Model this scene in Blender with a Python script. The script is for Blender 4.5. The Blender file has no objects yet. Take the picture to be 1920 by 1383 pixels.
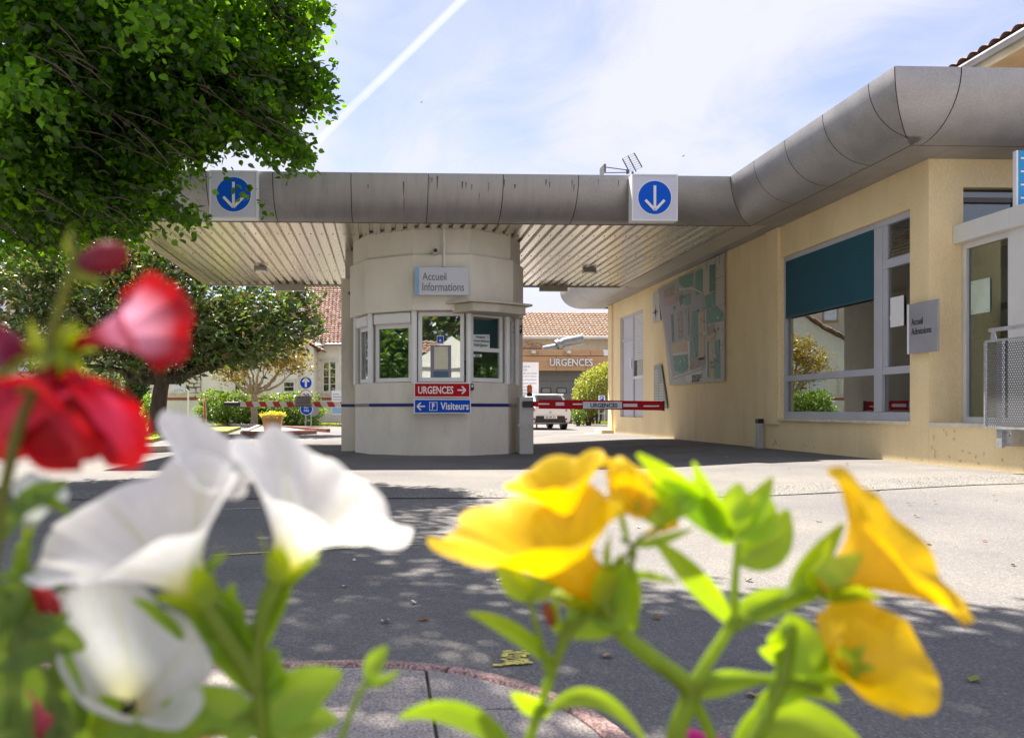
import bpy, bmesh, math, random
import numpy as np
from mathutils import Vector, Matrix, noise
random.seed(7)
RNG = np.random.default_rng(11)
SC = bpy.context.scene
COL = SC.collection
PI = math.pi
# ------------------------------------------------------------------ camera
F, CX, CY, CAMH, YAW = 1422.0, 768.0, 768.0, 0.8, math.radians(1.93)
cam_d = bpy.data.cameras.new('camera'); cam = bpy.data.objects.new('camera', cam_d); COL.objects.link(cam)
cam.location = (0, 0, CAMH); cam.rotation_euler = (PI/2, 0, -YAW)
cam_d.sensor_width = 36; cam_d.lens = 36*F/1920; cam_d.shift_x = (960-CX)/1920; cam_d.shift_y = (CY-691.5)/1920
cam_d.clip_start = 0.02; cam_d.clip_end = 3000
cam_d.dof.use_dof = True; cam_d.dof.focus_distance = 14.0; cam_d.dof.aperture_fstop = 6.0
SC.camera = cam
# ------------------------------------------------------------------ light
SUN_DIR = Vector((0.275, -0.44, -1.0)).normalized()      # the way the light travels
sl = bpy.data.lights.new('sun', 'SUN'); so = bpy.data.objects.new('sun', sl); COL.objects.link(so)
sl.energy = 4.1; sl.angle = math.radians(0.55); sl.color = (1.0, 0.92, 0.80)
so.rotation_euler = SUN_DIR.to_track_quat('-Z', 'Y').to_euler(); so.location = (-10, 15, 30)
SC.view_settings.view_transform = 'Standard'; SC.view_settings.look = 'None'
SC.view_settings.exposure = 2.0; SC.view_settings.gamma = 1.0; SC.view_settings.use_curve_mapping = False
cy = SC.cycles
cy.max_bounces = 8; cy.diffuse_bounces = 4; cy.glossy_bounces = 4; cy.transmission_bounces = 6; cy.transparent_max_bounces = 12
cy.caustics_reflective = False; cy.caustics_refractive = False; cy.use_denoising = True
cy.sample_clamp_indirect = 6.0

def pdir(px, py):
    u = (px-CX)/F; v = (CY-py)/F; c, s = math.cos(YAW), math.sin(YAW)
    return Vector((u*c+s, c-u*s, v))
def P(px, py, Y):
    d = pdir(px, py); return Vector((0, 0, CAMH)) + d*(Y/d.y)
def PX(px, py, X):
    d = pdir(px, py); return Vector((0, 0, CAMH)) + d*(X/d.x)
def PZ(px, py, z=0.0):
    d = pdir(px, py); return Vector((0, 0, CAMH)) + d*((z-CAMH)/d.z)

# ------------------------------------------------------------------ world
W = bpy.data.worlds.new('World'); SC.world = W; W.use_nodes = True
nt = W.node_tree; nt.nodes.clear()
def N(t, kind, **kw):
    n = t.nodes.new(kind)
    for k, v in kw.items():
        if k in n.inputs.keys() if isinstance(k, str) else False: n.inputs[k].default_value = v
        else: setattr(n, k, v)
    return n
def L(t, a, b): t.links.new(a, b)
def math_n(t, op, a, b=None, c=None, clamp=False):
    n = t.nodes.new('ShaderNodeMath'); n.operation = op; n.use_clamp = clamp
    for i, x in enumerate((a, b, c)):
        if x is None: continue
        if isinstance(x, (int, float)): n.inputs[i].default_value = x
        else: t.links.new(x, n.inputs[i])
    return n.outputs[0]
def mixc(t, fac, a, b, blend='MIX'):
    n = t.nodes.new('ShaderNodeMix'); n.data_type = 'RGBA'; n.blend_type = blend
    for s, x in ((n.inputs[0], fac), (n.inputs[6], a), (n.inputs[7], b)):
        if isinstance(x, (int, float)): s.default_value = x
        elif isinstance(x, tuple): s.default_value = (*x[:3], 1)
        else: t.links.new(x, s)
    return n.outputs[2]
def ramp(t, fac, stops):
    n = t.nodes.new('ShaderNodeValToRGB'); r = n.color_ramp
    while len(r.elements) < len(stops): r.elements.new(0.5)
    for e, (p, c) in zip(r.elements, stops):
        e.position = p; e.color = (*c[:3], 1) if isinstance(c, tuple) else (c, c, c, 1)
    t.links.new(fac, n.inputs[0]); return n.outputs[0]
def world():
    t = nt
    out = N(t, 'ShaderNodeOutputWorld'); bg = N(t, 'ShaderNodeBackground'); bg.inputs[1].default_value = 0.08
    sky = N(t, 'ShaderNodeTexSky'); sky.sky_type = 'NISHITA'; sky.sun_disc = False
    sky.sun_elevation = math.asin(-SUN_DIR.z); sky.sun_rotation = math.atan2(-SUN_DIR.x, -SUN_DIR.y)
    sky.air_density = 1.0; sky.dust_density = 0.5; sky.ozone_density = 1.4; sky.altitude = 50
    tc = N(t, 'ShaderNodeTexCoord'); sep = N(t, 'ShaderNodeSeparateXYZ'); L(t, tc.outputs['Generated'], sep.inputs[0])
    zz = math_n(t, 'ADD', math_n(t, 'MAXIMUM', sep.outputs[2], 0.0), 0.22)
    cb = N(t, 'ShaderNodeCombineXYZ')
    L(t, math_n(t, 'DIVIDE', sep.outputs[0], zz), cb.inputs[0]); L(t, math_n(t, 'DIVIDE', sep.outputs[1], zz), cb.inputs[1])
    def nz(scale, det, rough, dist, off):
        mp = N(t, 'ShaderNodeMapping'); mp.inputs['Location'].default_value = off; mp.inputs['Scale'].default_value = (1.0, 0.75, 1); mp.inputs['Rotation'].default_value = (0, 0, 0.5)
        L(t, cb.outputs[0], mp.inputs[0])
        n = N(t, 'ShaderNodeTexNoise'); n.inputs['Scale'].default_value = scale; n.inputs['Detail'].default_value = det
        n.inputs['Roughness'].default_value = rough; n.inputs['Distortion'].default_value = dist; L(t, mp.outputs[0], n.inputs['Vector']); return n.outputs[0]
    big = nz(1.5, 3, 0.5, 0.3, (3.1, 0.7, 0)); fine = nz(3.4, 8, 0.62, 0.9, (0.3, 5.2, 0))
    c = math_n(t, 'ADD', math_n(t, 'MULTIPLY', big, 0.62), math_n(t, 'MULTIPLY', fine, 0.38))
    cm = ramp(t, c, [(0.38, 0.12), (0.455, 0.42), (0.52, 0.78), (0.60, 1.0)])
    # thin haze whitens the air towards the horizon
    hz = math_n(t, 'POWER', math_n(t, 'SUBTRACT', 1.0, math_n(t, 'MAXIMUM', sep.outputs[2], 0.0)), 3.0)
    cm2 = math_n(t, 'ADD', cm, math_n(t, 'MULTIPLY', hz, 0.22), clamp=True)
    # contrail: a band along a great circle
    d1 = pdir(865, 0).normalized(); d2 = pdir(575, 285).normalized(); nn = d1.cross(d2).normalized()
    dt = N(t, 'ShaderNodeVectorMath', operation='DOT_PRODUCT'); nrm = N(t, 'ShaderNodeVectorMath', operation='NORMALIZE')
    L(t, tc.outputs['Generated'], nrm.inputs[0]); L(t, nrm.outputs[0], dt.inputs[0]); dt.inputs[1].default_value = nn
    brk = math_n(t, 'ADD', math_n(t, 'MULTIPLY', fine, 0.9), 0.35)
    ab = math_n(t, 'ABSOLUTE', math_n(t, 'ADD', dt.outputs['Value'], math_n(t, 'MULTIPLY', math_n(t, 'SUBTRACT', fine, 0.5), 0.004)))
    ct = ramp(t, math_n(t, 'DIVIDE', ab, 0.0060), [(0.0, 1.0), (0.55, 0.75), (1.0, 0.0)])
    fw = math_n(t, 'GREATER_THAN', sep.outputs[1], 0.0)
    ctm = math_n(t, 'MULTIPLY', math_n(t, 'MULTIPLY', math_n(t, 'MULTIPLY', ct, fw), brk), 0.85, clamp=True)
    skyc = mixc(t, 1.0, sky.outputs[0], (0.76, 0.64, 0.76), 'MULTIPLY')
    a = mixc(t, cm2, skyc, (2.82, 2.86, 3.28))
    b = mixc(t, ctm, a, (3.35, 3.42, 3.7))
    L(t, b, bg.inputs[0]); L(t, bg.outputs[0], out.inputs[0])
world()

# ------------------------------------------------------------------ materials
MATS = {}
def M(name, col, rough=0.65, metal=0.0, var=0.12, scale=3.0, bump=0.0, bscale=80.0, spec=0.4, speck=0.0, sscale=300.0, stain=0.0, stretch=None, col2=None, emit=None):
    if name in MATS: return MATS[name]
    m = bpy.data.materials.new(name); m.use_nodes = True; t = m.node_tree
    b = t.nodes['Principled BSDF']; b.inputs['Roughness'].default_value = rough; b.inputs['Metallic'].default_value = metal
    b.inputs['Specular IOR Level'].default_value = spec
    tc = N(t, 'ShaderNodeTexCoord'); src = tc.outputs['Object']
    if stretch:
        mp = N(t, 'ShaderNodeMapping'); mp.inputs['Scale'].default_value = stretch; L(t, src, mp.inputs[0]); src = mp.outputs[0]
    def nz(s, d=4, r=0.55):
        n = N(t, 'ShaderNodeTexNoise'); n.inputs['Scale'].default_value = s; n.inputs['Detail'].default_value = d; n.inputs['Roughness'].default_value = r
        L(t, src, n.inputs['Vector']); return n.outputs[0]
    n1 = nz(scale)
    lo = tuple(max(0, x*(1-var)) for x in col); hi = tuple(min(1, x*(1+var)) for x in (col2 or col))
    c = ramp(t, n1, [(0.32, lo), (0.68, hi)])
    if speck:
        n2 = nz(sscale, 2, 0.7)
        f = ramp(t, n2, [(0.38, 1-speck), (0.5, 1.0), (0.64, 1+speck)])
        c = mixc(t, 1.0, c, f, 'MULTIPLY')
    if stain:
        n3 = nz(scale*2.3, 7, 0.65)
        f = ramp(t, n3, [(0.5, 0.0), (0.72, stain)])
        c = mixc(t, f, c, tuple(x*0.42 for x in col))
    L(t, c, b.inputs['Base Color'])
    rr = ramp(t, n1, [(0.3, max(0.0, rough-0.06)), (0.7, min(1, rough+0.06))]); L(t, rr, b.inputs['Roughness'])
    if bump:
        bp = N(t, 'ShaderNodeBump'); bp.inputs['Strength'].default_value = bump; bp.inputs['Distance'].default_value = 0.01
        L(t, nz(bscale, 3, 0.6), bp.inputs['Height']); L(t, bp.outputs[0], b.inputs['Normal'])
    if emit: b.inputs['Emission Color'].default_value = (*col, 1); b.inputs['Emission Strength'].default_value = emit
    MATS[name] = m; return m
def leafmat(name, c1, c2, trans=0.45, gloss=0.12, tcol=None, c3=None):
    if name in MATS: return MATS[name]
    m = bpy.data.materials.new(name); m.use_nodes = True; t = m.node_tree; t.nodes.clear()
    out = N(t, 'ShaderNodeOutputMaterial'); g = N(t, 'ShaderNodeNewGeometry')
    st = [(0.0, c1), (0.8, c2)] + ([(0.97, c3)] if c3 else [(1.0, c2)])
    c = ramp(t, g.outputs['Random Per Island'], st)
    d = N(t, 'ShaderNodeBsdfDiffuse'); tr = N(t, 'ShaderNodeBsdfTranslucent'); gl = N(t, 'ShaderNodeBsdfGlossy'); gl.inputs['Roughness'].default_value = 0.38
    L(t, c, d.inputs[0])
    L(t, mixc(t, 1.0, c, tcol or (1.9, 1.9, 0.7), 'MULTIPLY'), tr.inputs[0])
    a = N(t, 'ShaderNodeMixShader'); a.inputs[0].default_value = trans; L(t, d.outputs[0], a.inputs[1]); L(t, tr.outputs[0], a.inputs[2])
    b = N(t, 'ShaderNodeMixShader'); b.inputs[0].default_value = gloss; L(t, a.outputs[0], b.inputs[1]); L(t, gl.outputs[0], b.inputs[2])
    L(t, b.outputs[0], out.inputs[0]); MATS[name] = m; return m
def glassmat(name, tint=(0.75, 0.85, 0.82), refl=0.12, maxr=0.75, rough=0.0):
    if name in MATS: return MATS[name]
    m = bpy.data.materials.new(name); m.use_nodes = True; t = m.node_tree; t.nodes.clear()
    out = N(t, 'ShaderNodeOutputMaterial'); tr = N(t, 'ShaderNodeBsdfTransparent'); tr.inputs[0].default_value = (*tint, 1)
    gl = N(t, 'ShaderNodeBsdfGlossy'); gl.inputs['Roughness'].default_value = rough; gl.inputs[0].default_value = (0.95, 0.97, 1, 1)
    fr = N(t, 'ShaderNodeFresnel'); fr.inputs[0].default_value = 1.5
    tc = N(t, 'ShaderNodeTexCoord'); nn = N(t, 'ShaderNodeTexNoise'); nn.inputs['Scale'].default_value = 1.1; L(t, tc.outputs['Object'], nn.inputs['Vector'])
    bp = N(t, 'ShaderNodeBump'); bp.inputs['Strength'].default_value = 0.03; bp.inputs['Distance'].default_value = 0.05; L(t, nn.outputs[0], bp.inputs['Height']); L(t, bp.outputs[0], gl.inputs['Normal'])
    f = math_n(t, 'MINIMUM', math_n(t, 'ADD', math_n(t, 'MULTIPLY', fr.outputs[0], 1.6), refl), maxr)
    mx = N(t, 'ShaderNodeMixShader'); L(t, f, mx.inputs[0]); L(t, tr.outputs[0], mx.inputs[1]); L(t, gl.outputs[0], mx.inputs[2]); L(t, mx.outputs[0], out.inputs[0])
    MATS[name] = m; return m

# ------------------------------------------------------------------ object helpers
def tag(o, label=None, cat=None, group=None, kind=None):
    if label: o['label'] = label
    if cat: o['category'] = cat
    if group: o['group'] = group
    if kind: o['kind'] = kind
    return o
def thing(name, label, cat, loc=(0, 0, 0), group=None):
    o = bpy.data.objects.new(name, None); COL.objects.link(o); o.location = loc; o.empty_display_size = 0.1
    return tag(o, label, cat, group)
def origin(p):
    v = Vector((0, 0, 0))
    while p is not None: v = v + p.location; p = p.parent
    return v
class MB:
    def __init__(s): s.v = []; s.f = []
    def add(s, vs, fs):
        o = len(s.v); s.v.extend([tuple(x) for x in vs]); s.f.extend([tuple(i+o for i in f) for f in fs]); return s
    def box(s, x0, x1, y0, y1, z0, z1):
        if x0 > x1: x0, x1 = x1, x0
        if y0 > y1: y0, y1 = y1, y0
        if z0 > z1: z0, z1 = z1, z0
        return s.add([(x0,y0,z0),(x1,y0,z0),(x1,y1,z0),(x0,y1,z0),(x0,y0,z1),(x1,y0,z1),(x1,y1,z1),(x0,y1,z1)],
                     [(0,3,2,1),(4,5,6,7),(0,1,5,4),(1,2,6,5),(2,3,7,6),(3,0,4,7)])
    def beam(s, p, q, w, h, up=(0, 0, 1)):
        p = Vector(p); q = Vector(q); d = (q-p).normalized(); up = Vector(up)
        if abs(d.dot(up)) > 0.98: up = Vector((0, 1, 0))
        a = d.cross(up).normalized(); b = a.cross(d).normalized(); a = a*(w/2); b = b*(h/2)
        return s.add([p-a-b, p+a-b, p+a+b, p-a+b, q-a-b, q+a-b, q+a+b, q-a+b],
                     [(0,1,2,3),(7,6,5,4),(0,4,5,1),(1,5,6,2),(2,6,7,3),(3,7,4,0)])
    def prism(s, poly, z0, z1):
        n = len(poly); z0f = z0 if callable(z0) else (lambda x, y: z0); z1f = z1 if callable(z1) else (lambda x, y: z1)
        vs = [(x, y, z0f(x, y)) for x, y in poly] + [(x, y, z1f(x, y)) for x, y in poly]
        return s.add(vs, [tuple(range(n-1, -1, -1)), tuple(range(n, 2*n))] + [(i, (i+1) % n, n+(i+1) % n, n+i) for i in range(n)])
    def slab(s, pts, nrm):
        """polygon of 3D points extruded by nrm"""
        n = len(pts); nrm = Vector(nrm); vs = [Vector(p) for p in pts]; vs += [p+nrm for p in vs]
        return s.add(vs, [tuple(range(n-1, -1, -1)), tuple(range(n, 2*n))] + [(i, (i+1) % n, n+(i+1) % n, n+i) for i in range(n)])
    def tube(s, pts, rad, n=8, cap=True):
        pts = [Vector(p) for p in pts]; k = len(pts)
        if isinstance(rad, (int, float)): rad = [rad]*k
        vs = []; ref = Vector((0.13, 0.31, 0.94))
        for i, p in enumerate(pts):
            d = (pts[min(i+1, k-1)]-pts[max(i-1, 0)]).normalized()
            if abs(d.dot(ref)) > 0.97: ref = Vector((0.9, 0.2, 0.1))
            a = d.cross(ref).normalized(); b = d.cross(a)
            for j in range(n):
                t = 2*PI*j/n; vs.append(p+(a*math.cos(t)+b*math.sin(t))*rad[i])
        fs = [(i*n+j, i*n+(j+1) % n, (i+1)*n+(j+1) % n, (i+1)*n+j) for i in range(k-1) for j in range(n)]
        if cap: fs += [tuple(range(n-1, -1, -1)), tuple((k-1)*n+j for j in range(n))]
        return s.add(vs, fs)
    def lathe(s, c, prof, n=24, axis=(0, 0, 1)):
        c = Vector(c); ax = Vector(axis).normalized(); ref = Vector((1, 0, 0)) if abs(ax.x) < 0.9 else Vector((0, 1, 0))
        a = ax.cross(ref).normalized(); b = ax.cross(a); vs = []
        for r, h in prof:
            for j in range(n):
                t = 2*PI*j/n; vs.append(c+ax*h+(a*math.cos(t)+b*math.sin(t))*r)
        k = len(prof)
        fs = [(i*n+j, i*n+(j+1) % n, (i+1)*n+(j+1) % n, (i+1)*n+j) for i in range(k-1) for j in range(n)]
        fs += [tuple(range(n-1, -1, -1)), tuple((k-1)*n+j for j in range(n))]
        return s.add(vs, fs)
    def build(s, name, mat, parent=None, smooth=False, bevel=0.0, seg=1, ang=30):
        og = origin(parent)
        me = bpy.data.meshes.new(name); me.from_pydata([(x-og.x, y-og.y, z-og.z) for x, y, z in s.v], [], s.f)
        if bevel or smooth:
            bm = bmesh.new(); bm.from_mesh(me)
            if bevel:
                es = [e for e in bm.edges if len(e.link_faces) == 2 and e.calc_face_angle(0) > 0.5]
                bmesh.ops.bevel(bm, geom=es, offset=bevel, segments=seg, affect='EDGES', clamp_overlap=True)
            bmesh.ops.recalc_face_normals(bm, faces=bm.faces); bm.to_mesh(me); bm.free()
        if smooth:
            for p in me.polygons: p.use_smooth = True
            try: me.set_sharp_from_angle(angle=math.radians(ang))
            except Exception: pass
        me.materials.append(mat)
        o = bpy.data.objects.new(name, me); COL.objects.link(o); o.parent = parent; return o
def copy_tree(o, parent=None, off=None):
    c = o.copy(); COL.objects.link(c); c.parent = parent
    if off is not None: c.location = o.location + Vector(off)
    for ch in list(o.children): copy_tree(ch, c)
    return c
def box(name, mat, parent, x0, x1, y0, y1, z0, z1, bevel=0.0, **k): return MB().box(x0, x1, y0, y1, z0, z1).build(name, mat, parent, bevel=bevel, **k)
_font_tmp = []
def text(parent, s, center, w, h, mat, ex=(1, 0, 0), ey=(0, 0, 1), thick=0.004, name='lettering', bold=0.02):
    cu = bpy.data.curves.new('t', 'FONT'); cu.body = s; cu.extrude = 0.01; cu.offset = bold; cu.resolution_u = 3; cu.space_line = 1.0
    ob = bpy.data.objects.new('t', cu); COL.objects.link(ob)
    dg = bpy.context.evaluated_depsgraph_get(); me = bpy.data.meshes.new_from_object(ob.evaluated_get(dg))
    bpy.data.objects.remove(ob); bpy.data.curves.remove(cu)
    vs = np.array([v.co[:] for v in me.vertices]); lo = vs.min(0); hi = vs.max(0); c = (lo+hi)/2; sz = np.maximum(hi-lo, 1e-6)
    ex = Vector(ex).normalized(); ey = Vector(ey).normalized(); ez = ex.cross(ey); og = origin(parent); center = Vector(center)
    if h is None: h = w*sz[1]/sz[0]
    if w is None: w = h*sz[0]/sz[1]
    for v, q in zip(me.vertices, vs):
        v.co = center + ex*((q[0]-c[0])/sz[0]*w) + ey*((q[1]-c[1])/sz[1]*h) + ez*((q[2]-c[2])/sz[2]*thick) - og
    me.materials.clear(); me.materials.append(mat); me.name = name
    o = bpy.data.objects.new(name, me); COL.objects.link(o); o.parent = parent; return o
def grid_wall(name, mat, parent, fix, f0, f1, u0, u1, v0, v1, holes):
    """a wall in plane `fix` ('x' or 'y') from f0 (seen face) to f1, u along the other axis, v = z, with real openings"""
    us = sorted({u0, u1, *[min(max(h[i], u0), u1) for h in holes for i in (0, 1)]}); vs = sorted({v0, v1, *[min(max(h[i], v0), v1) for h in holes for i in (2, 3)]})
    def solid(i, j):
        if i < 0 or j < 0 or i >= len(us)-1 or j >= len(vs)-1: return False
        a = (us[i]+us[i+1])/2; b = (vs[j]+vs[j+1])/2
        return not any(h[0] < a < h[1] and h[2] < b < h[3] for h in holes)
    mb = MB(); pt = (lambda f, u, v: (f, u, v)) if fix == 'x' else (lambda f, u, v: (u, f, v))
    for i in range(len(us)-1):
        for j in range(len(vs)-1):
            if not solid(i, j): continue
            a, b, c, d = us[i], us[i+1], vs[j], vs[j+1]
            for f in (f0, f1): mb.add([pt(f, a, c), pt(f, b, c), pt(f, b, d), pt(f, a, d)], [(0, 1, 2, 3)])
            for (di, dj, e) in ((-1, 0, ((a, c), (a, d))), (1, 0, ((b, c), (b, d))), (0, -1, ((a, c), (b, c))), (0, 1, ((a, d), (b, d)))):
                if not solid(i+di, j+dj):
                    (p, q), (r, s2) = e; mb.add([pt(f0, p, q), pt(f0, r, s2), pt(f1, r, s2), pt(f1, p, q)], [(0, 1, 2, 3)])
    bmname = mb.build(name, mat, parent)
    bm = bmesh.new(); bm.from_mesh(bmname.data); bmesh.ops.remove_doubles(bm, verts=bm.verts, dist=1e-5); bmesh.ops.recalc_face_normals(bm, faces=bm.faces); bm.to_mesh(bmname.data); bm.free()
    return bmname
def sstep(a, b, x):
    t = min(1, max(0, (x-a)/(b-a))); return t*t*(3-2*t)
def gz(x, y): return 0.12*sstep(2.9, 6.3, x)*(1-sstep(21, 27, y))

# foliage ---------------------------------------------------------------
HEART = (np.array([(0,0,0),(0.38,0.22,0.05),(0.42,0.55,0.07),(0,1.05,-0.06),(-0.42,0.55,0.07),(-0.38,0.22,0.05),(0,0.5,-0.03)], float), [(0,1,6),(1,2,6),(2,3,6),(3,4,6),(4,5,6),(5,0,6)])
LANCE = (np.array([(0,0,0),(0.2,0.45,0.05),(0,1,-0.04),(-0.2,0.45,0.05)], float), [(0,1,2),(0,2,3)])
ROUND = (np.array([(0,0,0),(0.4,0.45,0.08),(0,0.95,0),(-0.4,0.45,0.08)], float), [(0,1,2),(0,2,3)])
def leaf_cloud(name, pts, size, tmpl, mat, parent, up=0.6, droop=0.3, out_from=None, svar=0.35):
    pts = np.asarray(pts, float); n = len(pts); tv, tf = tmpl; k = len(tv)
    nr = RNG.normal(size=(n, 3)); nr[:, 2] = np.abs(nr[:, 2])+up; nr /= np.linalg.norm(nr, axis=1)[:, None]
    dr = RNG.normal(size=(n, 3))
    if out_from is not None:
        o = pts-np.asarray(out_from); o /= np.linalg.norm(o, axis=1)[:, None]+1e-6; dr = dr*0.6+o
    dr[:, 2] -= droop; dr -= nr*(dr*nr).sum(1)[:, None]; dr /= np.linalg.norm(dr, axis=1)[:, None]+1e-9
    sd = np.cross(dr, nr); s = size*(1+svar*RNG.uniform(-1, 1, n))
    vs = pts[:, None, :] + s[:, None, None]*(tv[None, :, 0:1]*sd[:, None, :]+tv[None, :, 1:2]*dr[:, None, :]+tv[None, :, 2:3]*nr[:, None, :])
    og = origin(parent); vs = vs.reshape(-1, 3)-np.array(og[:])
    tf = np.array(tf); fs = (tf[None]+(np.arange(n)*k)[:, None, None]).reshape(-1, 3)
    me = bpy.data.meshes.new(name); me.vertices.add(len(vs)); me.vertices.foreach_set('co', vs.astype(np.float32).ravel())
    me.loops.add(fs.size); me.loops.foreach_set('vertex_index', fs.astype(np.int32).ravel())
    me.polygons.add(len(fs)); me.polygons.foreach_set('loop_start', np.arange(0, fs.size, 3, dtype=np.int32)); me.polygons.foreach_set('loop_total', np.full(len(fs), 3, dtype=np.int32))
    me.update(calc_edges=True); me.validate(); me.materials.append(mat)
    o = bpy.data.objects.new(name, me); COL.objects.link(o); o.parent = parent; return o
def in_ellipsoid(c, r, n, shell=0.45):
    d = RNG.normal(size=(n, 3)); d /= np.linalg.norm(d, axis=1)[:, None]
    return np.asarray(c)+d*(RNG.uniform(0, 1, n)**shell)[:, None]*np.asarray(r)
def sprays(cs, m, length, spread, droop=0.5, out_from=None):
    """m leaves strung along a drooping twig from each centre"""
    cs = np.asarray(cs); n = len(cs); d = RNG.normal(size=(n, 3)); d[:, 2] *= 0.4
    if out_from is not None:
        o = cs-np.asarray(out_from); o /= np.linalg.norm(o, axis=1)[:, None]+1e-6; d = d*0.5+o
    d[:, 2] -= droop; d /= np.linalg.norm(d, axis=1)[:, None]
    t = RNG.uniform(0, 1, (n, m)); p = cs[:, None, :]+d[:, None, :]*(t*length)[..., None]; p[..., 2] -= (t**2)*length*0.35
    return (p+RNG.normal(size=(n, m, 3))*spread).reshape(-1, 3)
# ================================================================== materials in use
def asphalt():
    m = bpy.data.materials.new('asphalt'); m.use_nodes = True; t = m.node_tree; b = t.nodes['Principled BSDF']
    tc = N(t, 'ShaderNodeTexCoord'); src = tc.outputs['Object']
    def nz(s, d=4, r=0.55):
        n = N(t, 'ShaderNodeTexNoise'); n.inputs['Scale'].default_value = s; n.inputs['Detail'].default_value = d; n.inputs['Roughness'].default_value = r; L(t, src, n.inputs['Vector']); return n.outputs[0]
    base = ramp(t, nz(0.6, 5), [(0.3, (0.135, 0.132, 0.137)), (0.7, (0.205, 0.192, 0.178))])
    vo = N(t, 'ShaderNodeTexVoronoi'); vo.inputs['Scale'].default_value = 150; L(t, src, vo.inputs['Vector'])
    sp = N(t, 'ShaderNodeSeparateXYZ'); L(t, vo.outputs['Color'], sp.inputs[0])
    ag = ramp(t, sp.outputs[0], [(0.0, 0.72), (0.55, 0.98), (0.88, 1.12), (0.985, 1.5)])
    c = mixc(t, 1.0, base, ag, 'MULTIPLY')
    st = ramp(t, nz(0.5, 8, 0.68), [(0.52, 0.0), (0.68, 0.5)])
    c = mixc(t, st, c, (0.095, 0.092, 0.095))
    L(t, c, b.inputs['Base Color']); b.inputs['Roughness'].default_value = 0.88; b.inputs['Specular IOR Level'].default_value = 0.25
    bp = N(t, 'ShaderNodeBump'); bp.inputs['Strength'].default_value = 0.5; bp.inputs['Distance'].default_value = 0.006
    L(t, vo.outputs['Distance'], bp.inputs['Height']); L(t, bp.outputs[0], b.inputs['Normal']); return m
ASPH = asphalt()
CREAM = M('cream_render', (0.84, 0.665, 0.38), 0.85, var=0.05, scale=1.6, bump=0.18, bscale=160, col2=(0.85, 0.69, 0.42), stain=0.12, speck=.06, sscale=90, stretch=(1, 1, .3))
BOOTHW = M('booth_render', (0.74, 0.69, 0.60), 0.8, var=0.07, scale=1.6, bump=0.12, bscale=140, stain=0.22, stretch=(1, 1, 0.5))
BOOTHT = M('booth_upper_render', (0.76, 0.71, 0.62), 0.8, var=0.06, scale=1.6, bump=0.12, bscale=140, stain=0.12, stretch=(1, 1, 0.4))
ALU = M('fascia_aluminium', (0.40, 0.39, 0.395), 0.52, metal=0.55, var=0.11, scale=2.6, bump=0.5, bscale=1.6, spec=0.4, speck=.06, sscale=40)
ALUS = M('fascia_aluminium_streaked', (0.39, 0.375, 0.375), 0.54, metal=0.55, var=0.09, scale=2.2, stain=0.14, stretch=(3.5, 1, 0.35))
DARK = M('dark_gap', (0.02, 0.02, 0.022), 0.9)
DECK = M('deck_steel', (0.74, 0.69, 0.60), 0.27, metal=0.9, var=0.10, scale=1.2, stretch=(2.0, 0.15, 1))
SOFF = M('soffit_panel', (0.46, 0.42, 0.36), 0.6, metal=0.1, var=0.06)
WHITE = M('white_paint', (0.78, 0.78, 0.77), 0.4, var=0.03)
FRAMEW = M('window_frame_white', (0.68, 0.68, 0.68), 0.4, var=0.04)
FRAMEG = M('window_frame_grey', (0.46, 0.47, 0.53), 0.4, var=0.05)
STEEL = M('galvanised_steel', (0.45, 0.46, 0.48), 0.42, metal=0.7, var=0.15, scale=14)
GLASS = glassmat('window_glass', (0.72, 0.82, 0.80), 0.22, 0.85)
GLASSG = glassmat('window_glass_green', (0.42, 0.62, 0.50), 0.16, 0.8)
BLUE = M('sign_blue', (0.004, 0.075, 0.50), 0.6, var=0.04, spec=.15); RED = M('sign_red', (0.46, 0.006, 0.012), 0.6, var=0.05, spec=.15)
SIGNW = M('sign_white', (0.80, 0.80, 0.82), 0.35, var=0.02); SIGNG = M('sign_silver', (0.54, 0.55, 0.61), 0.4, metal=0.2, var=0.03)
TXTD = M('lettering_dark', (0.03, 0.035, 0.04), 0.5); BLACK = M('black_plastic', (0.02, 0.02, 0.022), 0.45, var=0.2)
CONC = M('pale_concrete', (0.36, 0.33, 0.29), 0.85, var=0.12, scale=4, bump=0.3, bscale=90, speck=0.25, sscale=160)
TILE = M('roof_tile_clay', (0.21, 0.115, 0.085), 0.85, var=0.3, scale=5, col2=(0.37, 0.25, 0.20), speck=0.55, sscale=7)
TILEO = M('roof_tile_orange', (0.20, 0.13, 0.09), 0.85, var=0.3, scale=4, col2=(0.25, 0.165, 0.12), speck=0.45, sscale=6)
WALLW = M('white_wall_render', (0.78, 0.75, 0.66), 0.85, var=0.06, scale=1.5, stain=0.1)
STONE = M('pale_stone', (0.66, 0.61, 0.51), 0.85, var=0.15, scale=6, bump=0.4, bscale=30)
BRICKB = M('brick_band', (0.33, 0.10, 0.07), 0.85, var=0.15, scale=9)
BARK = M('bark', (0.10, 0.075, 0.055), 0.9, var=0.35, scale=7, bump=0.8, bscale=18, stretch=(1, 1, 0.35))
BARKL = M('bark_pale', (0.34, 0.26, 0.17), 0.9, var=0.3, scale=9, bump=0.5, bscale=20)
KERBR = M('kerb_red_granite', (0.36, 0.235, 0.215), 0.85, var=0.15, scale=9, speck=0.6, sscale=120, bump=0.3, bscale=160)
SLABM = M('paving_slab', (0.31, 0.272, 0.255), 0.85, var=0.12, scale=3, speck=0.45, sscale=150, bump=0.3, bscale=180)
GRASS = M('lawn_grass', (0.22, 0.28, 0.04), 0.9, var=0.35, scale=3, col2=(0.32, 0.33, 0.06), bump=0.8, bscale=50, speck=0.4, sscale=40)
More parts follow.
